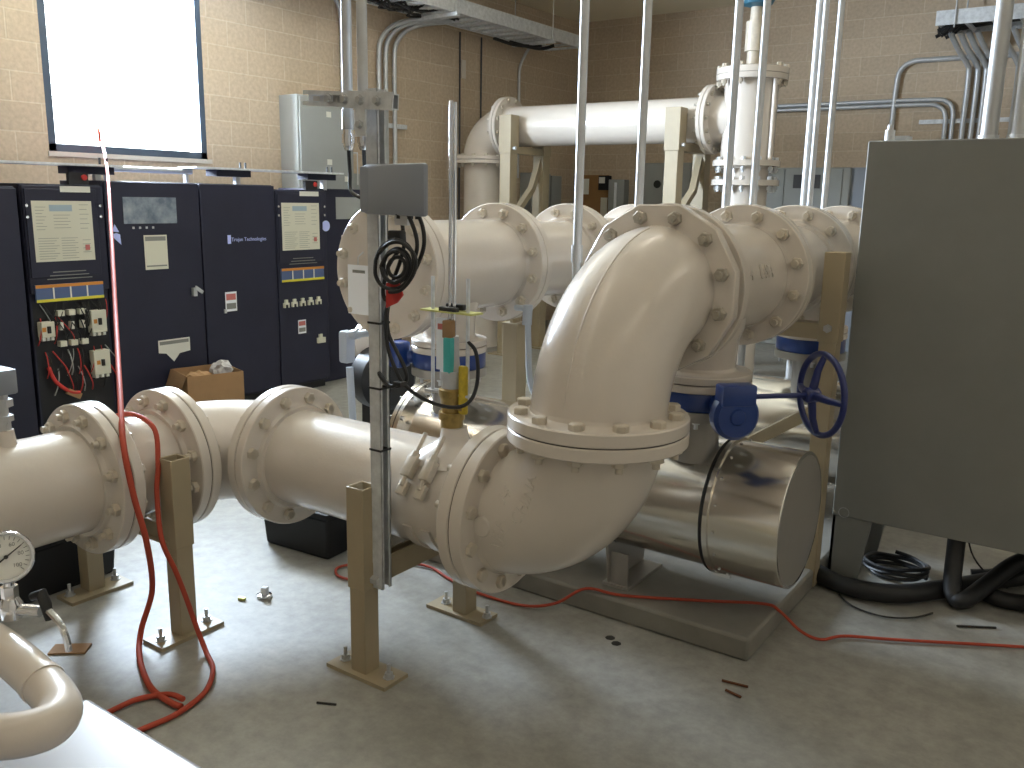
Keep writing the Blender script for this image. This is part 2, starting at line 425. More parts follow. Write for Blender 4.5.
# upper elbow
CU = .395; KY = YP+CU; HZU = HZ+CU
t = thing('pipe_elbow', 'large cream upper elbow at picture centre, turning from vertical to level', 'pipe elbow', (HX, YP, HZ))
pts = arc((HX, KY, HZ), (0,-1,0), (0,0,1), CU, 28)
rr = [ER+.006]*len(pts)
MB().tube(pts, rr, 56).obj('elbow_body', 'cream', t)
flange(t, (HX, YP, HZ), (0,0,1)); gasket(t, (HX, YP, HZ), (0,0,1), .274)
bolts(t, (HX, YP, HZ), (0,0,1), .242, 12, FT)
flange(t, (HX, KY, HZU), (0,-1,0), seg=12, ph=PI/12, fr=.285)
MB().tube([p for p in arc((HX, KY, HZ), (0,-1,0), (0,0,1), CU+ER+.0055, 28, R(8), R(80))], .0032, 8).obj('casting_seam', 'cream', t)
for a in (38, 62):
    c = V3((HX, KY-CU*math.cos(R(a)), HZ+CU*math.sin(R(a)))); n_in = V3((0, math.cos(R(a)), -math.sin(R(a))))
    n = (V3((1,0,0))*.55 + n_in*.83).normalized()
    MB().lathe(c+n*(ER-.004), n, [(0,.024),(.016,.024),(.019,.021),(.019,0)], 24, cap=False).obj('cast_boss', 'cream', t)

# tees and spools of the two headers
def tee(xc, yc, z, br, bz, label, boltm='cream_bolt', hl=.375, h0=.375):
    t = thing('pipe_tee', label, 'pipe tee', (xc, yc, z))
    b = MB().lathe((xc, yc-h0, z), (0,1,0), [(0,ER),(h0+hl,ER)], 48)
    b.lathe((xc, yc, z), (0,0,-1), [(0, br*.95), (.17, br*.78), (ER, br*.70), (z-bz, br*.66)], 36)
    b.obj('tee_body', 'cream', t)
    flange(t, (xc, yc-h0, z), (0,1,0)); flange(t, (xc, yc+hl, z), (0,-1,0))
    flange(t, (xc, yc, bz+.031), (0,0,1), fr=br, t=.03, hub=br*.66)
    MB().lathe((xc, yc, bz), (0,0,1), [(0,br*.66),(.001,br-.003),(.004,br),(.026,br),(.029,br-.003),(.03,br*.66)], 48).obj('companion_flange', 'cream', t)
    return t
T1Y = KY+.375
t = tee(HX, T1Y, HZU, .196, .972, 'cream tee joined behind the large upper elbow, feeding the blue valve below', h0=.34)
MB().lathe((HX, KY+.001, HZU), (0,1,0), [(0,.215),(.033,.215)], 40).obj('gasket', 'gasket', t)
bolts(t, (HX, KY+.0175, HZU), (0,1,0), .240, 12, FT+.0175, m='bolt_dirty')
L1 = T1Y+.375
bolts(t, (HX, L1, HZU), (0,1,0), .240, 12, FT)
def on_tee(x, y, z, a0=R(12)):
    a = a0+y/ER; r_ = ER+.0005+z
    return V3((HX+r_*math.cos(a), T1Y+.06+x, HZU+r_*math.sin(a)))
bend_text(t, '14', .075, lambda x,y,z: on_tee(x-.15,y,z), .006); bend_text(t, 'USA', .075, lambda x,y,z: on_tee(x+.02,y,z), .006)
M1 = 4.12
t = thing('pipe_spool', 'straight cream spool of right overhead run, between the two tees beside grey cabinet', 'pipe', (HX, (L1+M1)/2, HZU))
MB().lathe((HX, L1, HZU), (0,1,0), [(0,PR),(M1-L1,PR)], 48).obj('pipe_body', 'cream', t)
flange(t, (HX, L1, HZU), (0,1,0)); flange(t, (HX, M1, HZU), (0,-1,0))
bolts(t, (HX, M1, HZU), (0,1,0), .240, 12, FT)
T2Y = M1+.375
t = tee(HX, T2Y, HZU, .172, .995, 'far cream tee of the right overhead run, half hidden by the grey cabinet edge')
flange(t, (HX, T2Y+.375, HZU), (0,1,0)); bolts(t, (HX, T2Y+.375, HZU), (0,1,0), .240, 12, FT)
MB().lathe((HX, T2Y+.375, HZU), (0,1,0), [(0,PR),(.7,PR)], 40).obj('pipe_body', 'cream', t)

HXL, HZL = -2.515, 1.347
t = tee(HXL, T1Y, HZL, .172, .965, 'cream tee of left overhead run behind the brass sensor valve')
bolts(t, (HXL, L1, HZL), (0,1,0), .238, 12, FT)
bf = thing('blind_flange', 'round cream blind flange closing the left run, behind the cable coil', 'blind flange', (HXL, KY, HZL))
MB().lathe((HXL, KY, HZL), (0,-1,0), [(.001,.2),(.001,.277),(.004,.28),(.04,.28),(.044,.276),(.044,.12),(.044,0)], 64, cap=False).obj('plate', 'cream', bf)
bolts(bf, (HXL, KY, HZL), (0,1,0), .238, 12, FT)
t = thing('pipe_spool', 'straight cream spool of the left overhead run, ending behind the large elbow', 'pipe', (HXL, (L1+M1)/2, HZL))
MB().lathe((HXL, L1, HZL), (0,1,0), [(0,PR),(M1-L1,PR)], 48).obj('pipe_body', 'cream', t)
flange(t, (HXL, L1, HZL), (0,1,0)); flange(t, (HXL, M1, HZL), (0,-1,0)); bolts(t, (HXL, M1, HZL), (0,1,0), .238, 12, FT)
t = tee(HXL, T2Y, HZL, .172, .965, 'far cream tee of the left overhead run, seen just left of elbow')
flange(t, (HXL, T2Y+.375, HZL), (0,1,0)); MB().lathe((HXL, T2Y+.375, HZL), (0,1,0), [(0,PR),(.5,PR)], 40).obj('pipe_body', 'cream', t)

# ------------------------------------------------------------------ butterfly valves
def valve(x, y, br, z1, label, gearbox=None):
    """wafer body between z1-.068 and z1"""
    t = thing('butterfly_valve', label, 'valve', (x, y, z1-.068))
    zb = z1-.068
    MB().lathe((x, y, zb), (0,0,1), [(0,br*.78),(0,br*.95),(.006,br*.97),(.061,br*.97),(.067,br*.95),(.067,br*.78)], 40).obj('valve_body', 'blue', t)
    return t, zb
def vessel_nozzle(parent, x, y, br, z0, z1):
    b = MB().lathe((x, y, z0), (0,0,1), [(0,br*.45),(z1-z0-.036,br*.45),(z1-z0-.036,br),(z1-z0,br),(z1-z0,br*.5)], 36)
    b.obj('nozzle', 'steel_end', parent)
    bolts(parent, (x, y, z1), (0,0,1), br*.82, 8, .034, .015, .014, 'galv')

ZV = .972
t, zb = valve(HX, T1Y, .196, ZV, 'blue butterfly valve with round gearbox and handwheel above the shiny vessel')
gd = V3((.73,-.68,0)).normalized(); sd = V3((.68,.73,0)).normalized(); vc = V3((HX, T1Y, ZV-.034))
MB().cyl(vc+gd*.17, vc+gd*.27, .04, 20).obj('neck', 'blue', t)
gc = vc+gd*.285+V3((.012,.0,-.016))
MB().lathe(gc-gd*.03, gd, [(0,.075),(.01,.085),(.045,.085),(.058,.072),(.058,.03),(.064,.026),(.064,0)], 32, cap=False).obj('gear_housing', 'blue', t)
rotb = Matrix((sd, gd, V3((0,0,1)))).transposed()
MB().box(gc+V3((0,0,.075))+gd*.0, (.13,.07,.075), rotb, .01).obj('worm_housing', 'blue', t)
hub = gc+V3((0,0,.066))+sd*.292; rc = hub+sd*.035
MB().cyl(gc+V3((0,0,.066))+sd*.05, hub, .0095, 12).obj('shaft', 'blue_dark', t)
b = MB(); u = V3((0,0,1)); q = sd.cross(u)
WR = .145
b.tube([rc+(u*math.cos(2*PI*k/40)+q*math.sin(2*PI*k/40))*WR for k in range(41)], .0115, 10, cap=False)
b.lathe(hub-sd*.03, sd, [(0,.020),(.008,.027),(.05,.027),(.058,.018)], 20)
for k in range(4):
    a = R(2)+k*PI/2; d = u*math.cos(a)+q*math.sin(a)
    b.tube([hub+d*.015, hub+d*WR*.6+sd*.012, rc+d*WR], [.016,.013,.010], 10)
b.obj('handwheel', 'blue_dark', t)

t, _ = valve(HX, T2Y, .172, .995, 'dark blue valve seen beneath the far right tee, behind handwheel')
t, _ = valve(HXL, T1Y, .172, .965, 'blue butterfly valve below the left tee, behind the brass fitting')
MB().cyl((HXL-.14, T1Y-.07, .935), (HXL-.17, T1Y-.10, .935), .035, 16).obj('neck', 'blue', t)
MB().box((HXL-.185, T1Y-.13, .945), (.07,.08,.12), None, .012).obj('gear_housing', 'blue', t)
t, _ = valve(HXL, T2Y, .172, .965, 'dark blue valve below the far left tee, beside the large elbow')
MB().cyl((HXL+.15, T2Y, .935), (HXL+.27, T2Y-.05, .95), .03, 16).obj('neck', 'blue_dark', t)
MB().lathe((HXL+.40, T2Y-.04, ZV), (1,-.4,0), [(0,.07),(.05,.07)], 24).obj('gear_housing', 'blue_dark', t)

# ------------------------------------------------------------------ steel vessels
def vessel(yc, label, zr):
    VZ, VR = .494, .259
    xa, xb = -2.70, -.901
    t = thing('treatment_vessel', label, 'vessel', ((xa+xb)/2, yc, .092))
    MB().lathe((xa, yc, VZ), (1,0,0), [(0,VR-.01),(xb-xa-.3,VR-.01)], 72).obj('shell', 'steel', t)
    xs = -1.19
    MB().lathe((xs, yc, VZ), (1,0,0), [(0,VR-.008),(0,VR+.001),(xb-xs-.004,VR+.001),(xb-xs-.001,VR-.002),(xb-xs-.001,VR-.012)], 72, cap=False).obj('end_jacket', 'steel', t)
    MB().lathe((xb-.01, yc, VZ), (1,0,0), [(0,VR-.004),(.008,VR-.004),(.0085,VR-.03),(.0085,0)], 72, cap=False).obj('end_cap', 'steel_end', t)
    MB().lathe((xs-.006, yc, VZ), (1,0,0), [(0,VR-.012),(0,VR+.006),(.003,VR+.008),(.009,VR+.008),(.012,VR+.006),(.012,VR-.012)], 72).obj('seam_band', 'black_rub', t)
    MB().lathe((xs+.010, yc, VZ), (1,0,0), [(0,VR),(0,VR+.010),(.018,VR+.010),(.018,VR)], 72).obj('clamp_ring', 'steel', t)
    MB().box((xs+.02, yc-.05, VZ-VR-.012), (.07,.02,.015)).obj('latch', 'steel', t)
    for k in range(16):
        a = 2*PI*k/16+.1
        p = V3((xs+.05, yc+math.cos(a)*(VR+.002), VZ+math.sin(a)*(VR+.002)))
        MB().lathe(p, (0,math.cos(a),math.sin(a)), [(0,.006),(.004,.006),(.005,.003)], 6).obj('screw', 'chrome', t)
    # left end closure flange with studs
    MB().lathe((xa-.002, yc, VZ), (1,0,0), [(0,.12),(0,.292),(.022,.292),(.022,VR-.01)], 64).obj('closure_flange', 'steel', t)
    MB().lathe((xa-.03, yc, VZ), (1,0,0), [(0,0),(0,.292),(.022,.292),(.022,0)], 64, cap=False).obj('closure_plate', 'steel', t)
    bolts(t, (xa-.004, yc, VZ), (1,0,0),   .275, 16, .025, .011, .01, 'chrome')
    vessel_nozzle(t, HX, yc-.09, zr[0], VZ+VR-.07, zr[1]-.069)
    vessel_nozzle(t, HXL, yc-.09, .172, VZ+VR-.07, .965-.069)
    for xs2 in (-1.62, -2.4):
        b = MB()
        prof = [(xs2, yc-.15, .094), (xs2, yc+.15, .094), (xs2, yc+.19, .33), (xs2, yc+.12, .27), (xs2, yc, .245), (xs2, yc-.12, .27), (xs2, yc-.19, .33)]
        b.prism(prof, (.012,0,0)); b.b2((xs2-.02, yc-.16, .092), (xs2+.10, yc+.16, .104))
        b.prism([(xs2+.012, yc-.15, .1), (xs2+.09, yc-.15, .1), (xs2+.09, yc-.15, .24), (xs2+.012, yc-.15, .24)], (0,.01,0))
        b.obj('saddle', 'steel_end', t)
    return t
v1 = vessel(T1Y+.09, 'long polished steel vessel on the pad, nearest, its flat end beside grey cabinet', (.196, .972))
v2 = vessel(T2Y+.09, 'second polished steel vessel, lying on the pad behind the nearest one', (.172, .995))

# ------------------------------------------------------------------ pipe supports
def tube_post(parent, x, y, z0, z1, w, name='post', m='tan', th=.007):
    b = MB(); h = w/2
    o = [(x-h,y-h),(x+h,y-h),(x+h,y+h),(x-h,y+h)]; i = [(x-h+th,y-h+th),(x+h-th,y-h+th),(x+h-th,y+h-th),(x-h+th,y+h-th)]
    vo = [[b.bm.verts.new((*p, z)) for p in o] for z in (z0, z1)]; vi = [[b.bm.verts.new((*p, z)) for p in i] for z in (z0, z1)]
    for k in range(4):
        k2 = (k+1)%4
        b.bm.faces.new([vo[0][k], vo[0][k2], vo[1][k2], vo[1][k]]); b.bm.faces.new([vi[0][k], vi[0][k2], vi[1][k2], vi[1][k]])
        b.bm.faces.new([vo[1][k], vo[1][k2], vi[1][k2], vi[1][k]]); b.bm.faces.new([vo[0][k], vo[0][k2], vi[0][k2], vi[0][k]])
    return b.obj(name, m, parent, bevel=.003)
def anchor(parent, x, y, z):
    MB().cyl((x,y,z), (x,y,z+.05), .007, 10).lathe((x,y,z), (0,0,1), [(0,.022),(.004,.022),(.004,.015),(.02,.015)], 6).obj('anchor_bolt', 'conduit', parent)
def plate(parent, x0, x1, y0, y1, m='tan'):
    MB().b2((x0,y0,0),(x1,y1,.014)).obj('base_plate', m, parent)

t = thing('pipe_support', 'tan steel stand straddling the front pipe, carrying the galvanised upright', 'pipe support', (-2.06, YP, 0))
plate(t, -2.18, -1.90, 2.0, 2.12); plate(t, -2.20, -1.92, 2.57, 2.68)
tube_post(t, -2.045, 2.058, .012, .36, .070); tube_post(t, -2.045, 2.058, .325, .69, .079, 'sleeve')
tube_post(t, -2.045, 2.625, .012, .36, .070); tube_post(t, -2.045, 2.625, .325, .60, .079, 'sleeve')
MB().b2((-2.085, 2.06, .333), (-2.004, 2.62, .345)).b2((-2.085, 2.06, .333), (-2.077, 2.62, .40)).b2((-2.012, 2.06, .333), (-2.004, 2.62, .42)).obj('cross_beam', 'tan', t)
for x in (-2.145, -1.935):
    anchor(t, x, 2.06, .013); anchor(t, x, 2.63, .013)
MB().lathe((-2.045, 2.06, .36), (1,0,0), [(.040,.016),(.07,.016)], 6).obj('set_screw', 'conduit', t)

SY = 1.845
t = thing('pipe_support', 'tan steel stand with open hollow post tops, holding the left spool', 'pipe support', (XL, SY, 0))
plate(t, -2.85, -2.73, 1.71, 1.98); plate(t, -3.46, -3.34, 1.71, 1.98)
for x in (-2.79, -3.42):
    tube_post(t, x, SY, .012, .40, .070); tube_post(t, x, SY, .36, .70, .079, 'sleeve')
    anchor(t, x, SY-.10, .013); anchor(t, x, SY+.10, .013)
MB().b2((-3.40, SY-.05, .372), (-2.79, SY+.04, .384)).b2((-3.40, SY-.04, .372), (-2.79, SY-.032, .44)).obj('cross_beam', 'tan', t)

t = thing('pipe_support', 'tan stand holding the right overhead spool, its post beside the grey cabinet', 'pipe support', (HX, 3.75, 0))
for x in (-1.005, -1.60):
    tube_post(t, x, 3.75, .012, 1.13, .072); tube_post(t, x, 3.75, 1.09, 1.46, .084, 'sleeve')
MB().b2((-1.60, 3.71, 1.10), (-1.005, 3.79, 1.165)).obj('cross_beam', 'tan', t)
MB().lathe((-1.005, 3.70, 1.15), (0,-1,0), [(0,.018),(.012,.018),(.012,.01),(.02,.01)], 6).obj('set_screw', 'conduit', t)
b = MB(); b.tube([(-1.03, 3.75, .80), (-1.57, 3.75, .42)], .035, 4); b.obj('brace', 'tan', t)
MB().b2((-1.66, 3.66, 0), (-.985, 3.84, .013)).obj('base_plate', 'tan', t)

t = thing('pipe_support', 'single tan post standing under the left overhead run behind the vessel', 'pipe support', (-2.53, 3.56, 0))
tube_post(t, -2.50, 3.60, .012, 1.03, .088); MB().b2((-2.62,3.50,.092),(-2.38,3.70,.105)).obj('base_plate','tan',t)
MB().b2((-2.55, 3.55, 1.03), (-2.45, 3.65, 1.045)).b2((-2.51,3.57,1.04),(-2.49,3.63,1.115)).obj('saddle', 'tan', t)

# ------------------------------------------------------------------ strut upright with junction box and coil
UX, UY = -1.985, 2.085
t = thing('strut_upright', 'galvanised slotted steel upright rising from tan stand, grey box fixed near top', 'strut upright', (UX, UY, .33))
def channel(b, x, y, z0, z1, w=.041, d=.041, th=.004):
    # open side towards +X
    b.b2((x-w/2, y-d/2, z0), (x-w/2+th, y+d/2, z1)); b.b2((x-w/2, y-d/2, z0), (x+w/2, y-d/2+th, z1)); b.b2((x-w/2, y+d/2-th, z0), (x+w/2, y+d/2, z1))
    b.b2((x+w/2-th, y-d/2, z0), (x+w/2, y-d/2+.011, z1)); b.b2((x+w/2-th, y+d/2-.011, z0), (x+w/2, y+d/2, z1))
b = MB(); channel(b, UX, UY, .33, 1.97, .046, .046); b.obj('channel', 'galv', t)
b = MB()
for k in range(30):
    z = .40+k*.052
    b.box((UX-.0185, UY, z), (.002,.016,.028))
b.obj('slot', 'dark_slot', t)
# cross bar
ang = R(-4); cb = V3((1, 0, 0)); cn = V3((0, -1, 0))
rot = Matrix.Rotation(R(4.3), 3, 'Y')
bc = V3((-2.05, 2.035, 1.9365))
b = MB()
b.box(bc+V3((0,.012,0)), (.385,.004,.046), rot); b.box(bc+rot @ V3((0,0,.021)), (.385,.028,.004), rot); b.box(bc-rot @ V3((0,0,.021)), (.385,.028,.004), rot)
b.box(bc+rot @ V3((0,-.012,.016)), (.385,.004,.011), rot); b.box(bc+rot @ V3((0,-.012,-.016)), (.385,.004,.011), rot)
b.obj('cross_bar', 'galv', t)
for k in range(2):
    MB().box(bc+rot @ V3((-.155+.05*k,.0095,0)), (.028,.002,.014), rot).obj('bar_slot', 'sill', t)
MB().box(bc+rot @ V3((.10,-.020,0)), (.20,.005,.052), rot).box(V3((-1.985,2.017,1.885)), (.045,.005,.12)).obj('tee_plate', 'galv', t)
for dx in (-.062, .005, .07, .14):
    MB().lathe(bc+rot @ V3((dx,-.022,0)), cn, [(0,.016),(.004,.016),(.004,.011),(.014,.011)], 6).obj('bolt', 'conduit', t)
MB().lathe(V3((-1.985,2.015,1.86)), cn, [(0,.014),(.004,.014),(.004,.01),(.014,.01)], 6).obj('bolt', 'conduit', t)

jb = thing('junction_box', 'small slate grey junction box with rounded lid, mounted on the slotted upright', 'junction box', (-1.9, 2.03, 1.59))
rz = Matrix.Rotation(R(-11.5), 3, 'Z'); lc = V3((-1.832, 2.0, 1.668))
MB().box(lc, (.302,.02,.150), rz, .008).obj('lid', 'grey_box', jb)
MB().box(V3((-1.925, 2.04, 1.668)), (.14,.05,.14), None, .008).obj('box_body', 'grey_box', jb)
MB().lathe((-1.985, 2.025, 1.70), (0,0,1), [(0,.008),(.02,.008)], 10).obj('hinge', 'conduit', jb)
MB().lathe((-1.985, 2.025, 1.61), (0,0,1), [(0,.008),(.02,.008)], 10).obj('hinge', 'conduit', jb)
MB().b2((-1.83, 1.995, 1.565), (-1.78, 2.02, 1.593)).obj('bracket', 'conduit', jb)
for x in (-1.815, -1.772, -1.742):
    MB().lathe((x, 2.0, 1.606), (0,0,-1), [(0,.012),(.012,.012),(.012,.009),(.022,.009)], 12).obj('cable_gland', 'black_rub', jb)

# two drop conduits ending at the cross bar
for k, (x, lab) in enumerate(((-2.122,'left one of the paired steel conduits dropping to the crossbar'), (-2.055,'right one of the paired steel conduits dropping to the crossbar'))):
    y = 2.10
    c = thing('drop_conduit', lab, 'conduit', (x, y, 1.80), 'paired drop conduits at the crossbar')
    MB().cyl((x,y,1.88), (x,y,ZC), .0165, 14).obj('conduit_pipe', 'conduit', c)
    MB().cyl((x,y,1.855), (x,y,1.915), .020, 14).obj('coupling', 'conduit', c)
    MB().lathe((x,y,1.79), (0,0,1), [(0,.012),(.012,.017),(.022,.017),(.022,.021),(.05,.021),(.05,.0165),(.07,.0165)], 12).obj('cable_connector', 'chrome', c)
    MB().tube([(x,y,1.80), (x+.004,y+.0,1.72), (x+.03,y-.02,1.66), (-1.98, 2.045, 1.635+k*.02)], .0062, 8, smooth=6).obj('cable', 'black_rub', c)

# cable coil
def coil_pts(cx, cy, cz, rx, rz, n, tilt, a0=0):
    return [V3((cx+rx*math.cos(a)+.25*tilt*math.sin(a)*rz, cy+.02*math.sin(a*1.7), cz+rz*math.sin(a))) for a in [a0+2*PI*k/20 for k in range(n)]]
t = thing('cable_coil', 'coil of black cable hanging from the grey junction box', 'cable', (-1.90, 2.0, 1.3))
def YT(pts): return [V3(p) for p in pts]
K1 = [(-1.742, 2.0, 1.599), (-1.723, 2.0, 1.56), (-1.719, 2.0, 1.511), (-1.739, 2.0, 1.46), (-1.77, 2.0, 1.417), (-1.806, 2.0, 1.384), (-1.839, 2.0, 1.364), (-1.86, 2.0, 1.329), (-1.869, 2.0, 1.282), (-1.862, 2.0, 1.229), (-1.829, 2.0, 1.18), (-1.801, 2.0, 1.14), (-1.789, 2.0, 1.103), (-1.809, 2.0, 1.079), (-1.851, 2.0, 1.067), (-1.885, 2.0, 1.081), (-1.906, 2.0, 1.101)]
K2 = [(-1.772, 1.99, 1.599), (-1.745, 1.99, 1.548), (-1.737, 1.99, 1.504), (-1.753, 1.99, 1.46), (-1.789, 1.99, 1.413), (-1.818, 1.99, 1.384), (-1.843, 1.99, 1.346), (-1.864, 1.99, 1.302), (-1.865, 1.99, 1.246), (-1.857, 1.99, 1.19), (-1.833, 1.99, 1.137), (-1.8, 1.99, 1.088)]
K3 = [(-1.817, 2.01, 1.598), (-1.81, 2.01, 1.551), (-1.806, 2.01, 1.507), (-1.823, 2.01, 1.455), (-1.844, 2.01, 1.412), (-1.865, 2.01, 1.367), (-1.882, 2.01, 1.335), (-1.894, 2.01, 1.365), (-1.872, 2.01, 1.434), (-1.843, 2.01, 1.472), (-1.818, 2.01, 1.491), (-1.795, 2.01, 1.468), (-1.803, 2.01, 1.432), (-1.84, 2.01, 1.387)]
C1 = [(-1.869, 1.985, 1.454), (-1.852, 1.985, 1.481), (-1.816, 1.985, 1.498), (-1.78, 1.985, 1.488), (-1.765, 1.985, 1.459), (-1.777, 1.985, 1.423), (-1.809, 1.985, 1.4), (-1.849, 1.985, 1.401), (-1.87, 1.985, 1.423), (-1.869, 1.985, 1.454)]
C2 = [(-1.856, 1.975, 1.443), (-1.835, 1.975, 1.471), (-1.799, 1.975, 1.482), (-1.771, 1.975, 1.462), (-1.776, 1.975, 1.427), (-1.812, 1.975, 1.407), (-1.844, 1.975, 1.417), (-1.856, 1.975, 1.443)]
C3 = [(-1.859, 1.97, 1.476), (-1.826, 1.97, 1.501), (-1.782, 1.97, 1.503), (-1.743, 1.97, 1.473), (-1.748, 1.97, 1.432), (-1.787, 1.97, 1.391), (-1.828, 1.97, 1.382)]
S = [(-1.925, 2.02, 1.099), (-1.85, 1.99, 1.072), (-1.8, 1.99, 1.085), (-1.787, 2.03, 1.051), (-1.798, 2.12, 1.005), (-1.805, 2.22, 0.969), (-1.774, 2.26, 0.97), (-1.759, 2.29, 0.994), (-1.762, 2.32, 1.037), (-1.766, 2.33, 1.096), (-1.779, 2.33, 1.149), (-1.809, 2.33, 1.173)]
T = [(-1.834, 1.96, 1.394), (-1.786, 1.96, 1.406), (-1.767, 1.96, 1.363), (-1.791, 1.96, 1.338), (-1.836, 1.96, 1.319)]

b = MB()
for P in (K1, K2, K3): b.tube(P, .0062, 8, smooth=6)
for P, f_ in ((C1,1.0),(C2,1.25),(C3,1.2),(C1,1.45),(C2,.8)):
    c_ = V3((-1.815,1.98,1.44)); b.tube([c_+V3((.022+(p[0]-c_.x)*f_, p[1]-c_.y-.02*f_, (p[2]-c_.z)*f_)) for p in P], .0060, 8, smooth=6)
b.obj('cable', 'black_rub', t)
MB().box((-1.812,1.985,1.535),(.05,.03,.03),None,.005).obj('plug', 'black_rub', t)
MB().box((-1.80,1.98,1.088),(.03,.03,.012)).obj('cable_tie', 'black_rub', t)
for z in (1.245, 1.03, .82):
    MB().b2((UX-.026,UY-.026,z),(UX+.026,UY+.026,z+.007)).obj('cable_tie', 'black_rub', t)
# sensor lead from coil to probe
o = MB().tube(S, .0066, 8, smooth=8).obj('sensor_lead', 'black_rub')
tag(o, 'black lead looping from the slotted upright to the brass sensor', 'cable')
b = MB(); b.prism(T, (0,.004,0))
o = b.obj('warning_tag', 'red'); tag(o, 'red plastic tag dangling among the coiled black cables', 'tag')

# paper notice hung on blind flange
t = thing('paper_notice', 'white paper notice hanging at left edge of the round blind flange', 'notice', (HXL-.21, KY-.075, 1.25))
mb = MB().box((HXL-.115, KY-.075, 1.265), (.13,.003,.205)); mb.obj('sheet', 'paper', t)
MB().b2((HXL-.15, KY-.0785, 1.335), (HXL-.08, KY-.0768, 1.347)).obj('heading', 'ink', t)
MB().tube([(HXL-.125, KY-.072, 1.365), (HXL-.125, KY-.07, 1.40), (HXL-.115, KY-.05, 1.42)], .003, 6).obj('hanger', 'conduit', t)

# ------------------------------------------------------------------ insertion probe on the saddle
PX, PY = -1.878, YP
pz = ZP+PR+.062
t = thing('insertion_probe', 'tall stainless insertion probe with threaded rods on a brass valve', 'flow probe', (PX, PY, pz))
MB().lathe((PX,PY,pz), (0,0,1), [(0,.040),(.03,.040),(.03,.046),(.055,.046),(.055,.036),(.10,.040),(.115,.046),(.135,.046),(.14,.035)], 12).obj('valve_body', 'brass', t)
MB().lathe((PX,PY,pz+.14), (0,0,1), [(0,.036),(.03,.036),(.03,.042),(.06,.042),(.06,.03),(.10,.026),(.18,.024),(.18,.015)], 12).obj('gland', 'conduit', t)
MB().box((PX+.058, PY-.01, pz+.14), (.034,.02,.17), None, .008).obj('handle', 'yellow', t)
MB().cyl((PX,PY-.02,pz+.08), (PX+.06,PY-.02,pz+.075), .007, 8).obj('valve_stem', 'brass', t)
for x in (-.085, .068):
    MB().cyl((PX+x,PY,pz+.105), (PX+x,PY,1.385), .0065, 10).obj('threaded_rod', 'galv', t)
MB().box((PX-.008,PY,pz+.12), (.20,.035,.008)).obj('lower_plate', 'conduit', t)
MB().box((PX-.005,PY,1.27), (.225,.06,.006)).obj('upper_plate', 'lime', t)
MB().box((PX-.0,PY-.018,1.277), (.075,.02,.02), None, .003).box((PX-.0,PY+.02,1.285), (.075,.02,.02), None, .003).obj('clamp_block', 'black_rub', t)
MB().cyl((PX-.009,PY,pz+.25), (PX-.009,PY,1.955), .0062, 12).cyl((PX+.009,PY,pz+.25), (PX+.009,PY,1.95), .0062, 12).obj('stem_tube', 'chrome', t)
MB().box((PX+.006,PY-.025,pz+.255), (.032,.026,.125), None, .005).obj('sensor_block', 'teal', t)
MB().box((PX+.0,PY-.018,pz+.345), (.036,.03,.06), None, .004).obj('sensor_cap', 'card', t)
MB().box((PX-.035,PY-.012,pz+.29), (.045,.006,.18)).obj('instruction_card', 'paper', t)
MB().box((PX-.035,PY-.016,pz+.35), (.03,.002,.02)).obj('card_mark', 'ink_red', t)

# ------------------------------------------------------------------ grey electrical cabinet at right
t = thing('electrical_cabinet', 'large olive grey electrical cabinet on tapered legs at the right edge', 'cabinet', (-.48, 4.1, 0))
cx0, cx1, cy = -.967, -.005, 3.9
MB().b2((cx0+.01, cy+.025, .297), (cx1-.01, cy+.38, 1.90)).obj('cabinet_body', 'olive_grey', t, bevel=.006)
MB().b2((cx0, cy, .295), (cx1, cy+.026, 1.906)).obj('door', 'olive_grey', t, bevel=.005)
for (a, s) in ((cx0+.004, 1), (cx1-.004, -1)):
    for (y, nm) in ((cy+.004, 'leg'), (cy+.36, 'leg')):
        b = MB(); b.prism([(a, y, 0), (a+s*.125, y, 0), (a+s*.165, y, .297), (a, y, .297)], (0,.02,0)).b2((a, y, 0), (a+s*.012, y+.06*(1 if nm=='leg' and y<4.1 else -1), .297))
        b.obj(nm, 'olive_grey', t)
MB().b2((cx0+.05, cy+.10, 1.90), (cx0+.13, cy+.18, 1.93)).lathe((cx0+.07, cy+.05, 1.90), (0,0,1), [(0,.02),(.05,.02),(.05,.012),(.07,.012)], 12).obj('conduit_hub', 'galv', t)
b = MB(); b.tube(arc((cx0+.05, cy-.001, .315), (1,0,0), (0,0,1), .022, 20, 0, 2*PI), .0016, 6, cap=False); b.obj('scuff_mark', 'panel_grey', t)

# conduits rising from the cabinet
for i, (x, y, r, lab) in enumerate(((-.553, 4.08, .032, 'thick steel conduit rising from the grey cabinet top, left of the pair'), (-.452, 4.08, .032, 'thick steel conduit rising from cabinet top at extreme right edge'))):
    c = thing('riser_conduit', lab, 'conduit', (x, y, 1.90), 'conduits on the grey cabinet')
    MB().cyl((x,y,1.90), (x,y,ZC), r, 20).obj('conduit_pipe', 'conduit', c)
    MB().lathe((x,y,1.90), (0,0,1), [(0,r+.012),(.015,r+.012),(.015,r+.006),(.03,r+.006)], 16).obj('hub', 'galv', c)

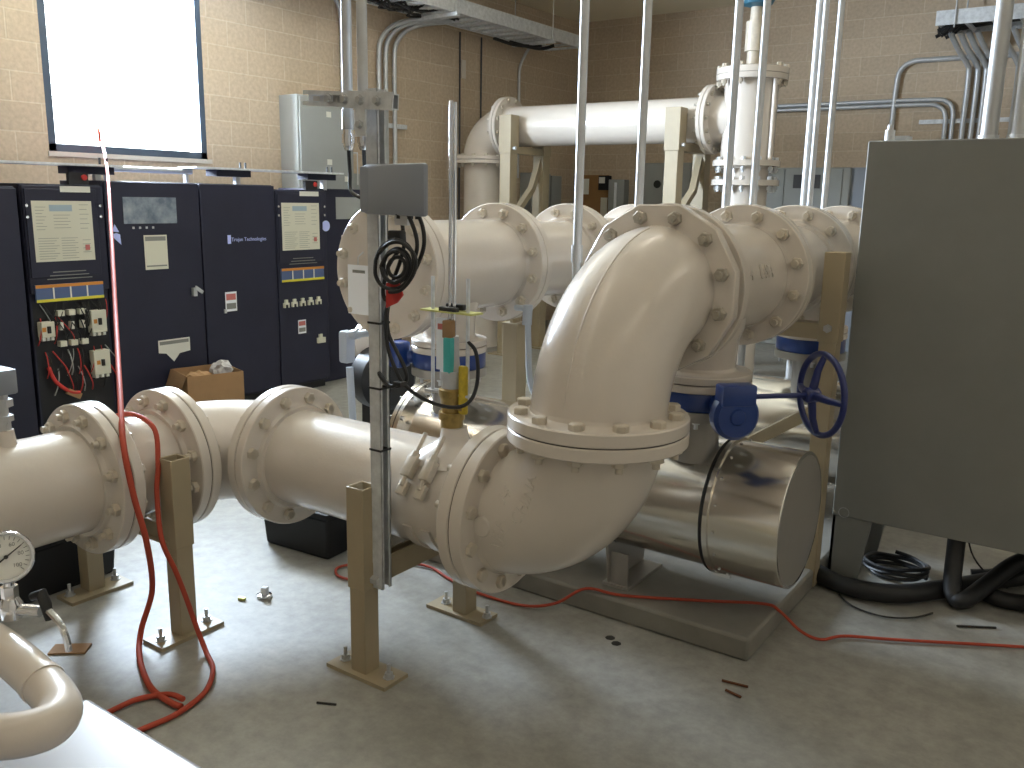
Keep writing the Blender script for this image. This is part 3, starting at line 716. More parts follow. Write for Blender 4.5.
# flexible hoses on the floor beneath the cabinet
def hose(name, pts, r, m, label, cat, smooth=8, seg=12, group=None):
    o = MB().tube(pts, r, seg, smooth=smooth).obj(name, m); return tag(o, label, cat, group)
hose('flexible_conduit', [(-1.25,4.02,.045),(-1.02,3.83,.045),(-.83,3.745,.045),(-.64,3.80,.045),(-.46,4.02,.045),(-.26,4.30,.045),(-.05,4.5,.045)], .04, 'black_rub', 'longest thick black flexible conduit, lying across the floor under cabinet front', 'conduit')
hose('flexible_conduit', [(-.475,4.02,.35),(-.47,3.985,.20),(-.46,3.93,.09),(-.44,3.90,.045),(-.40,3.90,.05),(-.34,4.02,.09),(-.26,4.14,.16),(-.15,4.22,.22)], .036, 'black_rub', 'black flexible conduit dropping from the cabinet and curling back up', 'conduit')
hose('flexible_conduit', [(-.42,4.20,.04),(-.33,4.22,.06),(-.25,4.22,.12),(-.15,4.25,.2)], .035, 'black_rub', 'short black flexible conduit arching beside the right cabinet leg', 'conduit')
hose('flexible_conduit', [(-.36,4.06,.04),(-.28,4.02,.04),(-.18,4.05,.04),(-.05,4.15,.04)], .035, 'black_rub', 'black flexible conduit lying lowest on the floor by right cabinet leg', 'conduit')
pts = []
for k in range(50):
    a = k*.55; pts.append((-.72+.13*math.cos(a)+.01*math.sin(k*2.1), 4.12+.10*math.sin(a), .012+.0011*k+.006*math.sin(k*1.3)))
hose('wire_coil', pts, .009, 'black_rub', 'tangled coil of thin black wire on floor behind left cabinet leg', 'wire', 3, 8)
hose('thin_wire', [(-.86,3.72,.008),(-.78,3.64,.008),(-.66,3.62,.008),(-.56,3.68,.008),(-.50,3.78,.008)], .004, 'blackpaint', 'thin dark wire curving on floor before the thick black conduit', 'wire', 6, 6)
hose('thin_wire', [(-.47,4.15,.33),(-.43,4.18,.16),(-.36,4.22,.06),(-.28,4.25,.008)], .004, 'black_rub', 'thin wire sagging from cabinet underside beside the vertical black conduit', 'wire', 6, 6)

# ------------------------------------------------------------------ red hose and red cord
hp = [(-6.52,3.86,1.99),(-6.2,3.69,1.96),(-5.6,3.35,1.765),(-4.7,2.808,1.435),(-3.8,2.262,1.09),(-3.1,1.84,.91),(-2.80,1.66,.79),(-2.735,1.645,.62),(-2.70,1.66,.45),(-2.80,1.73,.22),(-2.84,1.70,.06),(-2.73,1.62,.015),(-2.525,1.526,.013),(-2.36,1.545,.013),(-2.30,1.6,.013),
      (-2.447,1.531,.035)]
hose('red_hose', hp[:14], [.0135]*500, 'red_hose', 'orange red hose draped from the window sill over the left pipe to floor', 'hose') if False else None
hose('red_hose', [(-6.67,3.90,2.20),(-6.55,3.87,2.09)]+hp[:11]+[(-2.73,1.62,.015),(-2.535,1.535,.013),(-2.41,1.52,.013),(-2.35,1.525,.013)], .0105, 'red_hose', 'orange red hose running from window sill down past left spool to floor', 'hose')
hose('red_hose', [(-3.30,1.84,.45),(-3.26,1.83,.72),(-3.05,1.83,.825),(-2.88,1.83,.80),(-2.82,1.80,.68),(-2.80,1.775,.58),(-2.735,1.74,.43),(-2.70,1.765,.306),(-2.685,1.79,.20),(-2.66,1.81,.08),(-2.58,1.79,.013),(-2.465,1.732,.012),(-2.365,1.626,.012),(-2.329,1.50,.012),(-2.337,1.404,.012),(-2.36,1.31,.012),(-2.44,1.28,.012),(-2.50,1.33,.012),(-2.51,1.41,.012),(-2.50,1.477,.012),(-2.44,1.54,.018),(-2.36,1.54,.030)], .0092, 'red_hose', 'orange hose looped over the left spool and coiled on floor by tan stand', 'hose')
hose('extension_cord', [(-2.62,2.556,.01),(-2.70,2.555,.01),(-2.76,2.62,.01),(-2.70,2.72,.01),(-2.55,2.84,.01),(-2.43,2.87,.01),(-2.30,2.83,.01),(-2.146,2.791,.01),(-1.895,2.803,.01),(-1.76,2.86,.035),(-1.66,2.93,.102),(-1.509,2.965,.102),(-1.242,3.112,.102),(-1.03,3.235,.103),(-.965,3.24,.09),(-.88,3.245,.03),(-.806,3.262,.01),(-.737,3.348,.01),(-.557,3.445,.01),(-.16,3.676,.01),(.4,3.98,.01),(1.4,4.3,.01),(2.6,4.2,.01)], .006, 'red_hose', 'thin orange red cord snaking along floor and over the concrete pad', 'cord')

# ------------------------------------------------------------------ skid, gauge and small pipe at lower left
SZ = .62
t = thing('equipment_skid', 'glossy white equipment top with straight edge at the lower left corner', 'equipment', (-.95, .4, 0))
MB().b2((-1.665, -.35, SZ-.03), (-.35, .868, SZ)).obj('top_plate', 'skid', t, bevel=.01)
MB().b2((-1.64, -.33, .0), (-.37, .845, SZ-.031)).obj('base', 'tan', t)
t = thing('return_pipe', 'small glossy cream pipe bending back on itself at the lower left', 'pipe', (-1.5, .7, .72))
b = MB().tube([(-2.05,.70,.80),(-1.793,.713,.795),(-1.651,.719,.784),(-1.559,.718,.772),(-1.492,.713,.763),(-1.438,.698,.76),(-1.407,.667,.76),(-1.412,.632,.76),(-1.445,.595,.76),(-1.52,.56,.76),(-1.75,.50,.76)], .0375, 24, smooth=6); b.obj('pipe_body', 'cream', t)
MB().tube([(-1.54,.717,.770),(-1.525,.716,.768)], .0395, 24).obj('weld_bead', 'cream', t); MB().tube([(-1.50,.568,.76),(-1.515,.562,.76)], .0395, 24).obj('weld_bead', 'cream', t)
MB().b2((-1.76,.44,.60),(-1.70,.56,.73)).obj('pipe_clamp', 'galv', t)
MB().lathe((-1.47,.50,.655), (0,0,1), [(0,.028),(.02,.028),(.02,.022),(.045,.022)], 6).obj('plug', 'conduit', t)
t = thing('pressure_gauge', 'round pressure gauge with white dial on a steel stem at left edge', 'gauge', (-1.745, .772, .80))
gcx = V3((-1.745, .772, .94)); gdr = V3((.86,-.40,.40)).normalized()
MB().lathe(gcx-gdr*.02, gdr, [(0,.046),(.004,.051),(.022,.051),(.026,.049),(.026,.044),(.022,.044)], 40, cap=False).lathe(gcx-gdr*.02, gdr, [(0,0),(0,.046)], 40, cap=False).obj('case', 'chrome', t)
MB().lathe(gcx-gdr*.001, gdr, [(0,.0445),(.001,.0445)], 40).obj('dial', 'gauge_face', t)
gu = V3((0,0,1)); gu = (gu-gdr*gu.dot(gdr)).normalized(); gv = gu.cross(gdr)
def gp(a, r, h=.0005): return gcx+gdr*h+(gu*math.cos(a)+gv*math.sin(a))*r
b = MB()
for k in range(21):
    a = R(-135+13.5*k); b.tube([gp(a,.034), gp(a,.041)], .0007, 4)
b.obj('scale_marks', 'ink', t)
b = MB()
for k in range(6):
    pass
for k in range(6):
    a = R(-135+54*k); p = gp(a, .026)
    mt = Matrix((gv, gu, gdr)).transposed().to_4x4(); mt.translation = p
    textobj('numeral', str(k*20), .011, 'ink', t, mt, .0003)
MB().tube([gp(R(235),.016,.003), gp(R(55),.034,.003)], [.0018,.0008], 6).lathe(gcx, gdr, [(0,.004),(.005,.004)], 12).obj('needle', 'black_rub', t)
MB().cyl(gcx-V3((0,0,.048)), (gcx.x,gcx.y,.815), .0105, 12).lathe((gcx.x,gcx.y,.855), (0,0,1), [(0,.016),(.025,.016)], 6).obj('stem', 'chrome', t)
MB().lathe((gcx.x,gcx.y,.812), (0,0,1), [(0,.013),(.0,.02),(.03,.022),(.045,.014)], 12).cyl((gcx.x,gcx.y,.83), (gcx.x+.055,gcx.y+.03,.83), .012, 12).obj('needle_valve', 'chrome', t)
MB().tube([(gcx.x+.045,gcx.y+.02,.862),(gcx.x+.065,gcx.y+.03,.870),(gcx.x+.078,gcx.y+.03,.85),(gcx.x+.085,gcx.y+.03,.82)], [.008,.012,.011,.007], 10).obj('lever', 'black_rub', t)
MB().tube([(gcx.x+.085,gcx.y+.03,.84),(gcx.x+.125,gcx.y+.03,.825),(gcx.x+.145,gcx.y+.03,.80),(gcx.x+.15,gcx.y+.03,.775)], .007, 8, smooth=4).obj('drain_tube', 'chrome', t)

# ------------------------------------------------------------------ black power cabinets along window wall
CX = -5.68
def cab(y0, y1, z1, name, label, x=CX, z0=.0):
    t = thing(name, label, 'cabinet', (x-.3, (y0+y1)/2, 0))
    MB().b2((x-.55, y0+.004, .06), (x-.028, y1-.004, z1)).obj('cabinet_body', 'black', t, bevel=.006)
    MB().b2((x-.5, y0+.02, 0), (x-.05, y1-.02, .06)).obj('plinth', 'black_rub', t)
    return t
def door_panel(t, y0, y1, z0, z1, x=CX, name='door'):
    return MB().b2((x-.026, y0+.006, z0), (x, y1-.006, z1)).obj(name, 'black', t, bevel=.005)
def decal(t, name, y0, y1, z0, z1, m, x=CX, h=.002, label=None):
    return MB().b2((x+.0003, y0, z0), (x+h, y1, z1)).obj(name, m, t, label=label)
def YZtext(t, name, txt, size, m, y, z, x=CX, h=.0025):
    mt = Matrix((V3((0,1,0)), V3((0,0,1)), V3((1,0,0)))).transposed().to_4x4(); mt.translation = (x+h, y, z)
    return textobj(name, txt, size, m, t, mt, .0005)
TOP = 1.685
c0 = cab(1.9, 2.80, TOP-.02, 'power_cabinet', 'plain black cabinet at the left edge of the row below window')
door_panel(c0, 1.9, 2.80, .08, TOP-.03)
def lamp_module(y0, y1, label, opened):
    t = cab(y0, y1, TOP, 'power_cabinet', label)
    ym = (y0+y1)/2
    door_panel(t, y0, y1, 1.0 if opened else .08, TOP-.01)
    # frame and label board
    MB().b2((CX, y0+.015, 1.10), (CX+.012, y1-.06, TOP-.03)).obj('label_board', 'black', t, bevel=.003)
    lb = decal(t, 'label_sheet', y0+.05, y1-.10, 1.20, 1.58, 'cream_label', CX+.012)
    b = MB(); X = CX+.0145; W = y1-.10-(y0+.05)
    def seg(a, bb, z, hh=.004): b.b2((X, y0+.05+a*W, z), (X+.0006, y0+.05+bb*W, z+hh))
    for k in range(8): seg(.05,.22-.03*(k%3),1.54-.02*k,.0025)
    b.obj('text_block', 'ink', lb); b = MB()
    for k in range(5): seg(.34,.62-.04*(k%2),1.49-.02*k,.0025)
    b.obj('text_block', 'ink', lb); b = MB()
    for k in range(6): seg(.78,.94-.03*(k%2),1.555-.03*k,.0025)
    b.obj('text_block', 'ink', lb); b = MB()
    for k in range(9): seg(.06,.40-.04*(k%3),1.345-.016*k,.0025)
    b.obj('text_block', 'ink', lb); b = MB()
    for k in range(9): seg(.44,.72-.05*(k%2),1.345-.016*k,.0025)
    b.obj('text_block', 'ink', lb); b = MB()
    for k in range(4): seg(.80,.94,1.33-.026*k,.0025)
    b.obj('text_block', 'ink', lb)
    MB().b2((X, y0+.05+.28*W, 1.515), (X+.0008, y0+.05+.66*W, 1.555)).obj('display_window', 'ink_blue', lb)
    MB().b2((X, y0+.05+.84*W, 1.265), (X+.0008, y0+.05+.92*W, 1.30)).obj('red_mark', 'ink_red', lb)
    decal(t, 'name_plate', ym-.03, y1-.1, TOP-.05, TOP-.012, 'white', CX+.012)
    # bus strip
    s = decal(t, 'lamp_strip', y0+.03, y1-.06, .945, 1.055, 'blue_strip', CX, .014)
    MB().b2((CX+.014, y0+.03, 1.035), (CX+.0155, y1-.06, 1.055)).obj('orange_band', 'orange_strip', s)
    MB().b2((CX+.014, y0+.03, .945), (CX+.0155, y1-.06, .963)).obj('yellow_band', 'yellow_strip', s)
    for k in range(1, 4):
        yy = y0+.03+(y1-.09-y0)*k/4
        MB().b2((CX+.014, yy-.005, .963), (CX+.0155, yy+.005, 1.035)).obj('divider', 'white', s)
    b = MB()
    for k in range(3): b.b2((CX+.012, ym-.16+.02*k, 1.085+.022*k), (CX+.0125, ym+.14-.02*k, 1.091+.022*k))
    b.obj('caption_lines', 'ink', t)
    MB().b2((CX-.01, ym+.03, TOP), (CX+.02, ym+.16, TOP+.075)).obj('latch_box', 'black_plastic', t)
    MB().lathe((CX+.02, ym+.13, TOP+.045), (1,0,0), [(0,.018),(.012,.018)], 16).obj('indicator_lamp', 'red', t)
    for yy in (y0+.02, y1-.04):
        for z in (1.55, 1.48): MB().lathe((CX+.012, yy, z), (1,0,0), [(0,.011),(.006,.010),(.008,0)], 10, cap=False).obj('screw', 'chrome', t)
    return t
m1 = lamp_module(2.82, 3.36, 'black cabinet with open breaker bay of wires, left of the red hose', True)
m2 = lamp_module(4.80, 5.35, 'black cabinet with closed lower door and two small warning stickers at row end', False)
# open bay on m1: recess, breakers, wires
MB().b2((CX-.029, 2.84, .10), (CX-.027, 3.34, .94)).obj('bay_back', 'black_plastic', m1)
for (y, z, w, h) in ((2.90,.77,.085,.10),(3.245,.79,.105,.15),(3.245,.51,.115,.165)):
    q = MB().b2((CX-.028, y-w/2, z-h/2), (CX+.03, y+w/2, z+h/2)).obj('breaker', 'cream_label', m1, bevel=.004)
    MB().b2((CX+.03, y-.008, z-.022), (CX+.045, y+.010, z+.022)).obj('toggle', 'blackpaint', q)
    MB().b2((CX+.0302, y-.04, z-.012), (CX+.031, y-.016, z+.016)).obj('rating_label', 'orange_strip', q)
    for s in (-1, 0, 1):
        MB().b2((CX-.028, y+s*w*.33-.010, z-h/2-.022), (CX+.02, y+s*w*.33+.010, z-h/2)).obj('terminal', 'white', q)
for k in range(3):
    y = 3.0+.073*k
    for z in (.865, .665): MB().b2((CX-.028, y-.022, z-.018), (CX+.015, y+.022, z+.018)).obj('terminal_block', 'cream_label', m1)
    MB().b2((CX-.028, y-.010, .755), (CX+.01, y+.010, .805)).obj('fuse', 'white', m1)
rnd = random.Random(3)
for k in range(46):
    col = ('red','black_rub','black_rub','red','black_rub','black_rub','panel_grey')[k%7]
    y = rnd.uniform(2.86,3.33); z = rnd.choice((.93,.84,.62,.5)); d = rnd.uniform(-.09,.09)
    r_ = rnd.uniform(.0025,.0045)
    if col == 'white': z = .40; d *= .3
    pts = [(CX-.015,y,z), (CX+.012,y+d*.3,z-.05), (CX+.02,y+d*.8,z-.12), (CX-.005,y+d,z-.17)]
    MB().tube(pts, r_, 6, smooth=4).obj('wire', col, m1)
MB().tube([(CX-.01,2.90,.52),(CX+.02,2.92,.43),(CX+.03,3.0,.35),(CX+.03,3.07,.33)], .013, 8, smooth=4).obj('cable_loom', 'red', m1)
MB().box((CX+.03,3.03,.33), (.02,.10,.04), Matrix.Rotation(R(-30),3,'X')).obj('connector', 'card', m1)
# m2 lower details
def sticker(t, y, z, w=.085, h=.115):
    s = decal(t, 'warning_sticker', y-w/2, y+w/2, z-h/2, z+h/2, 'paper')
    MB().b2((CX+.002, y-w*.42, z+h*.08), (CX+.0026, y+w*.42, z+h*.40)).obj('red_band', 'ink_red', s)
    MB().b2((CX+.002, y-w*.42, z-h*.38), (CX+.0026, y+w*.42, z-h*.08)).obj('dark_text', 'ink', s)
for k in range(5):
    y = 4.87+.088*k; q = MB().b2((CX, y-.026, .735), (CX+.02, y+.026, .775)).b2((CX, y-.012, .775), (CX+.016, y+.016, .80)).obj('hasp', 'cream_label', m2)
    MB().b2((CX+.02,y-.012,.735),(CX+.026,y+.006,.76)).obj('hasp_slot','black_rub',q)
MB().b2((CX, 5.20, .40), (CX+.02, 5.285, .445)).b2((CX, 5.22, .445), (CX+.016, 5.255, .475)).obj('hasp', 'cream_label', m2)
sticker(m2, 5.04, .56)
MB().lathe((CX, 5.335, 1.39), (1,0,0), [(0,.045),(.003,.045)], 24).obj('round_logo', 'logo', m2)
# doors
def big(y0, y1, label):
    t = cab(y0, y1, TOP+.03, 'power_cabinet', label); door_panel(t, y0, y1, .08, TOP+.025); return t
d1 = big(3.36, 4.10, 'black cabinet with a display screen and pointed white label on its door')
s = decal(d1, 'display_screen', 3.49, 3.90, 1.43, 1.61, 'screen', h=.004)
b = MB()
for k in range(4): b.b2((CX+.001, 3.55+.05*k, 1.395), (CX+.004, 3.565+.05*k, 1.41))
b.obj('buttons', 'conduit', d1)
n = decal(d1, 'notice', 3.63, 3.81, 1.11, 1.35, 'cream_label')
MB().b2((CX+.002, 3.64, 1.31), (CX+.0026, 3.80, 1.34)).obj('heading', 'ink', n)
MB().b2((CX+.002, 3.64, 1.13), (CX+.0026, 3.80, 1.14)).obj('footer', 'ink', n)
n = MB().prism([(CX+.0003,3.69,.60),(CX+.0003,3.95,.60),(CX+.0003,3.95,.50),(CX+.0003,3.86,.49),(CX+.0003,3.81,.435),(CX+.0003,3.75,.50),(CX+.0003,3.69,.51)], (.002,0,0)).obj('pointed_label', 'white', d1)
MB().b2((CX+.002, 3.70, .565), (CX+.0026, 3.94, .59)).obj('heading', 'ink', n)
MB().box((CX+.02,4.0,.93), (.03,.03,.06)).box((CX+.035,4.03,.945), (.012,.075,.025), Matrix.Rotation(R(-35),3,'X')).obj('door_handle', 'conduit', d1)
b = MB()
b.prism([(CX+.0003,3.385,1.36),(CX+.0003,3.46,1.29),(CX+.0003,3.455,1.36),(CX+.0003,3.43,1.37)], (.002,0,0)).prism([(CX+.0003,3.40,1.38),(CX+.0003,3.45,1.375),(CX+.0003,3.42,1.43)], (.002,0,0))
b.obj('logo', 'logo', d1)
d2 = big(4.10, 4.80, 'black cabinet with small brand lettering and red white sticker, behind cardboard box')
YZtext(d2, 'brand_lettering', 'Trojan Technologies', .040, 'logo', 4.53, 1.30)
decal(d2, 'logo', 4.35-.02, 4.35+.01, 1.27, 1.335, 'logo')
sticker(d2, 4.335, .83, .105, .15); MB().b2((CX,4.265,.745),(CX+.012,4.285,.775)).obj('lock','conduit',d2)
# further cabinet, set back
c9 = thing('recessed_cabinet', 'black cabinet set back past row end, with pale window panels', 'cabinet', (-6.1, 5.9, 0))
MB().b2((-6.35, 5.40, 0), (-5.83, 6.45, 1.70)).obj('cabinet_body', 'black', c9, bevel=.01)
MB().b2((-5.83, 5.60, 1.44), (-5.825, 5.90, 1.63)).obj('upper_window', 'panel_grey', c9)
MB().b2((-5.83, 5.66, 1.10), (-5.825, 5.92, 1.30)).obj('lower_window', 'sill', c9)
# silver rail sections above the cabinets
for (y0, y1, z, lab) in ((1.6, 3.54, 1.805, 'thin silver rail above the leftmost black cabinets, under window'), (4.12, 5.60, 1.822, 'thin silver rail above the right end of the cabinet row')):
    t = thing('cable_rail', lab, 'rail', (-5.9, (y0+y1)/2, z))
    MB().b2((-5.95, y0, z), (-5.72, y1, z+.014)).obj('rail', 'galv', t)
    for y in (y0+.45, y1-.12):
        MB().b2((-5.87, y-.02, TOP), (-5.83, y+.02, z)).obj('bracket', 'conduit', t)
        MB().b2((-5.93, y-.22, z-.05), (-5.80, y+.10, z-.001)).obj('underside_block', 'black', t)  # black block added to imitate the dark underside of the rail
        for dy in (0,.05): MB().cyl((-5.8,y+dy,z), (-5.8,y+dy,z+.06), .008, 8).obj('stud', 'black_rub', t)
o = MB().cyl((-5.9, 3.46, 1.80), (-5.9, 4.20, 1.80), .02, 10).obj('conduit_run', 'conduit'); tag(o, 'short steel conduit lying along the cabinet tops beneath window', 'conduit')
for y in (3.52, 4.15): MB().b2((-5.92, y-.01, TOP+.02), (-5.88, y+.01, 1.785)).obj('clip', 'conduit', o)

# cardboard box on floor by the cabinets
t = thing('cardboard_box', 'open brown cardboard box holding clear plastic, in front of black cabinets', 'box', (-5.3, 3.85, 0))
bq = [(-5.36,3.60),(-5.0,3.86),(-5.28,4.28),(-5.64,4.02)]
bq = [(-5.30,3.65),(-5.19,4.04),(-5.56,4.15),(-5.64,3.76)]
b = MB(); th = .006; cxm = sum(p[0] for p in bq)/4; cym = sum(p[1] for p in bq)/4
inn = [(cxm+(p[0]-cxm)*.975, cym+(p[1]-cym)*.975) for p in bq]
ro = [[b.bm.verts.new((*p, z)) for p in bq] for z in (.0,.39)]; ri = [[b.bm.verts.new((*p, z)) for p in inn] for z in (.01,.39)]
for k in range(4):
    k2 = (k+1)%4
    b.bm.faces.new([ro[0][k],ro[0][k2],ro[1][k2],ro[1][k]]); b.bm.faces.new([ri[0][k],ri[0][k2],ri[1][k2],ri[1][k]]); b.bm.faces.new([ro[1][k],ro[1][k2],ri[1][k2],ri[1][k]])
b.bm.faces.new(ro[0]); b.bm.faces.new(ri[0])
b.obj('carton', 'card', t)
MB().prism([(-5.31,3.645,.39),(-5.64,3.75,.39),(-5.66,3.715,.27),(-5.33,3.61,.27)], (.003,-.002,.003)).obj('flap', 'card', t)
b = MB(); r = bmesh.ops.create_icosphere(b.bm, subdivisions=3, radius=.12)
rg = random.Random(5)
for v in r['verts']: v.co = V3((v.co.x*1.3, v.co.y*1.0, v.co.z*1.1))*rg.uniform(.8,1.15)*.62+V3((-5.42,4.03,.36))
o = b.obj('plastic_bag', 'bag', None, 5); tag(o, 'crumpled clear plastic bag sticking out of the cardboard box', 'plastic bag')
b = MB(); r = bmesh.ops.create_icosphere(b.bm, subdivisions=3, radius=.12)
for v in r['verts']: v.co = V3((v.co.x*1.2, v.co.y*1.1, v.co.z*.8))*rg.uniform(.85,1.1)*.75+V3((-5.42,3.83,.32))
o = b.obj('packing_paper', 'card', None, 5); tag(o, 'crumpled brown packing paper inside the cardboard box', 'packing paper')

# black totes
def tote(x, y, w, d, h, rz, label):
    t = thing('storage_tote', label, 'tote', (x, y, 0)); 
    rot = Matrix.Rotation(rz, 3, 'Z')
    b = MB(); 
    lo = [rot @ V3((sx*w*.47, sy*d*.47, 0)) for sx, sy in ((-1,-1),(1,-1),(1,1),(-1,1))]; hi = [rot @ V3((sx*w*.5, sy*d*.5, h)) for sx, sy in ((-1,-1),(1,-1),(1,1),(-1,1))]
    o = V3((x, y, 0)); va = [b.bm.verts.new(o+p) for p in lo]; vb = [b.bm.verts.new(o+p) for p in hi]
    b.bm.faces.new(va); b.bm.faces.new(vb)
    for k in range(4): b.bm.faces.new([va[k], va[(k+1)%4], vb[(k+1)%4], vb[k]])
    b.obj('tub', 'black_plastic', t, bevel=.012)
    MB().box((x, y, h+.012), (w*1.03, d*1.03, .03), rot, .008).obj('lid', 'black_plastic', t)
tote(-3.08, 2.84, .42, .42, .20, R(4), 'low black plastic tote on the floor behind the front pipe flange')
tote(-3.72, 1.70, .46, .62, .22, R(3), 'black plastic tote on floor under the left feed pipe')

# ------------------------------------------------------------------ pvc drop with fitting
x, y = -2.90, 2.87
t = thing('plastic_conduit', 'pale grey plastic conduit with elbow fitting rising behind the front pipe', 'conduit', (x, y, 0))
MB().cyl((x+.03,y,0), (x-.02,y,.87), .017, 14).obj('conduit_pipe', 'pvc', t)
MB().box((x-.035,y,.965), (.055,.06,.15), None, .012).obj('conduit_body', 'pvc', t)
MB().cyl((x-.02,y,1.02), (x+.16,y,1.055), .017, 14).cyl((x+.0,y,1.025), (x+.04,y,1.033), .023, 14).obj('branch', 'pvc', t)
t = thing('plastic_conduit', 'thin grey plastic conduit dropping from left overhead run beside tan post', 'conduit', (-2.21, 3.30, 0))
MB().tube([(-2.30,3.32,1.16),(-2.235,3.30,1.16),(-2.222,3.30,1.13),(-2.215,3.30,1.0),(-2.19,3.30,.80),(-2.15,3.45,.60)], .014, 10, smooth=4).obj('conduit_pipe', 'pvc', t)
MB().cyl((-2.226,3.30,1.09), (-2.222,3.30,1.18), .022, 12).obj('fitting', 'pvc', t)
# black round motor behind the upright
t = thing('drum_motor', 'dark round motor housing partly hidden behind the slotted upright', 'motor', (-3.25, 3.42, 0))
MB().lathe((-3.29,3.42,.70), (1,-.25,0), [(0,.13),(.02,.17),(.14,.17),(.17,.14)], 32).obj('housing', 'black_rub', t)
MB().lathe((-3.34,3.44,.88), (1,-.25,0), [(0,.12),(.05,.12)], 32).obj('cover', 'cream', t)
MB().b2((-3.33,3.36,0), (-3.17,3.48,.55)).obj('pedestal', 'black_rub', t)

# ------------------------------------------------------------------ conduits dropping to the vessels
VT = .70
for (x, y, r, z0, lab) in ((-1.855,3.10,.0175,VT,'steel conduit dropping just left of the large elbow crown'), (-1.69,3.30,.017,.66,'steel conduit rising behind the large elbow flange, second from left'),
        (-1.797,4.5,.021,VT,'steel conduit in front of the far valve column, left of its pair'), (-1.655,4.5,.019,VT,'steel conduit in front of the far valve column, right of its pair'),
        (-1.70,5.5,.027,0,'thickest steel conduit standing left of the cluster beyond right run'), (-1.645,5.42,.017,0,'middle steel conduit of the cluster of three beyond right run'), (-1.583,5.5,.019,0,'slim steel conduit, rightmost of the cluster beyond right run')):
    c = thing('drop_conduit', lab, 'conduit', (x, y, z0), 'ceiling drop conduits over the vessels')
    MB().cyl((x,y,z0), (x,y,ZC), r, 14).obj('conduit_pipe', 'conduit', c)
    MB().cyl((x,y,1.40), (x,y,1.47), r+.006, 14).obj('coupling', 'conduit', c)
    MB().cyl((x,y,2.95), (x,y,3.02), r+.005, 14).obj('coupling', 'conduit', c)

# ------------------------------------------------------------------ overhead line by the end wall
OY, OZ, OR = 8.0, 2.39, .205
t = thing('overhead_pipe', 'long cream pipe carried high along the end wall on tan stands', 'pipe', (-4.5, OY, OZ))
MB().lathe((-5.69,OY,OZ), (1,0,0), [(0,OR),(2.31,OR)], 48).obj('pipe_body', 'cream', t)
flange(t, (-5.69,OY,OZ), (1,0,0), .31, .04, OR); flange(t, (-3.38,OY,OZ), (-1,0,0), .31, .04, OR)
bolts(t, (-5.69,OY,OZ), (1,0,0), .27, 12, .042, .022, .02); bolts(t, (-3.38,OY,OZ), (1,0,0), .27, 14, .042, .02, .024, 'bolt_dirty')
t = thing('pipe_elbow', 'far cream elbow at the left end of the high overhead pipe', 'pipe elbow', (-6.03, OY, 2.04))
MB().tube(arc((-5.69,OY,2.05), (-1,0,0), (0,0,1), .34, 18), OR+.008, 40).obj('elbow_body', 'cream', t)
flange(t, (-5.69,OY,OZ), (-1,0,0), .31, .04, OR); flange(t, (-6.03,OY,2.05), (0,0,1), .31, .04, OR); bolts(t, (-6.03,OY,2.05), (0,0,1), .27, 12, .042, .022, .02)
t = thing('riser_pipe', 'far vertical cream riser pipe below the overhead elbow', 'pipe', (-6.03, OY, 0))
MB().lathe((-6.03,OY,0), (0,0,1), [(0,OR),(2.05,OR)], 40).obj('pipe_body', 'cream', t)
flange(t, (-6.03,OY,2.05), (0,0,-1), .31, .04, OR)
# gate valve column
gx = -3.03
t = thing('gate_valve', 'tall cream gate valve column with flanges and bluish actuator at the overhead pipe end', 'valve', (gx, OY, 0))
b = MB().lathe((gx,OY,1.95), (0,0,1), [(0,.23),(.15,.235),(.70,.235),(.78,.235)], 40); b.lathe((-3.38,OY,OZ), (1,0,0), [(0,.21),(.36,.21)], 40); b.obj('valve_body', 'cream', t)
flange(t, (-3.38,OY,OZ), (1,0,0), .31, .04, OR)
MB().lathe((gx,OY,2.71), (0,0,1), [(0,.2),(0,.31),(.045,.315),(.05,.30),(.05,.315),(.10,.315),(.11,.28),(.11,0)], 40, cap=False).obj('bonnet_flange', 'cream', t)
bolts(t, (gx,OY,2.76), (0,0,1), .285, 10, .055, .026, .03)
for z in (1.97, 1.80):
    MB().lathe((gx,OY,z), (0,0,1), [(0,.2),(0,.30),(.05,.30),(.05,.2)], 40).obj('flange', 'cream', t)
    bolts(t, (gx,OY,z+.02), (0,0,1), .26, 12, .03, .022, .03, 'galv')
MB().lathe((gx,OY,0), (0,0,1), [(0,.2),(1.97,.2)], 40).obj('lower_body', 'cream', t)
MB().lathe((gx,OY,2.91), (0,0,1), [(-.1,.06),(.05,.06),(.05,.085),(.30,.085),(.30,.055),(.50,.05)], 16).obj('yoke', 'cream_bolt', t)
MB().lathe((gx,OY,3.33), (0,0,1), [(0,.06),(.02,.13),(.10,.17),(.2,.17),(.24,.12)], 24).obj('actuator', 'teal_blue', t)
MB().cyl((gx+.25,OY-.1,2.0), (gx+.25,OY-.1,2.72), .02, 10).obj('guide_rod', 'cream', t)
# stands of overhead line
for (x, lab) in ((-5.46,'tall tan stand under the left end of the high overhead pipe'), (-3.60,'tall tan stand under overhead pipe beside the valve column')):
    t = thing('pipe_support', lab, 'pipe support', (x, OY, 0))
    for y in (7.69, 8.31):
        tube_post(t, x, y, .0, 2.2, .13); tube_post(t, x, y, 2.1, 2.48, .15, 'sleeve')
        MB().b2((x-.15,y-.12,0),(x+.15,y+.12,.014)).obj('base_plate','tan',t)
    MB().b2((x-.06, 7.69, 2.10), (x+.06, 8.31, 2.17)).obj('cross_beam', 'tan', t)
    MB().tube([(x, 8.28, 2.08), (x+.02, 8.1, 1.75), (x-.1, 7.75, 1.3)], .045, 4).obj('brace', 'tan', t)
    MB().lathe((x+.08,7.66,2.15), (1,0,0), [(0,.02),(.03,.02)], 6).obj('set_screw','conduit',t)

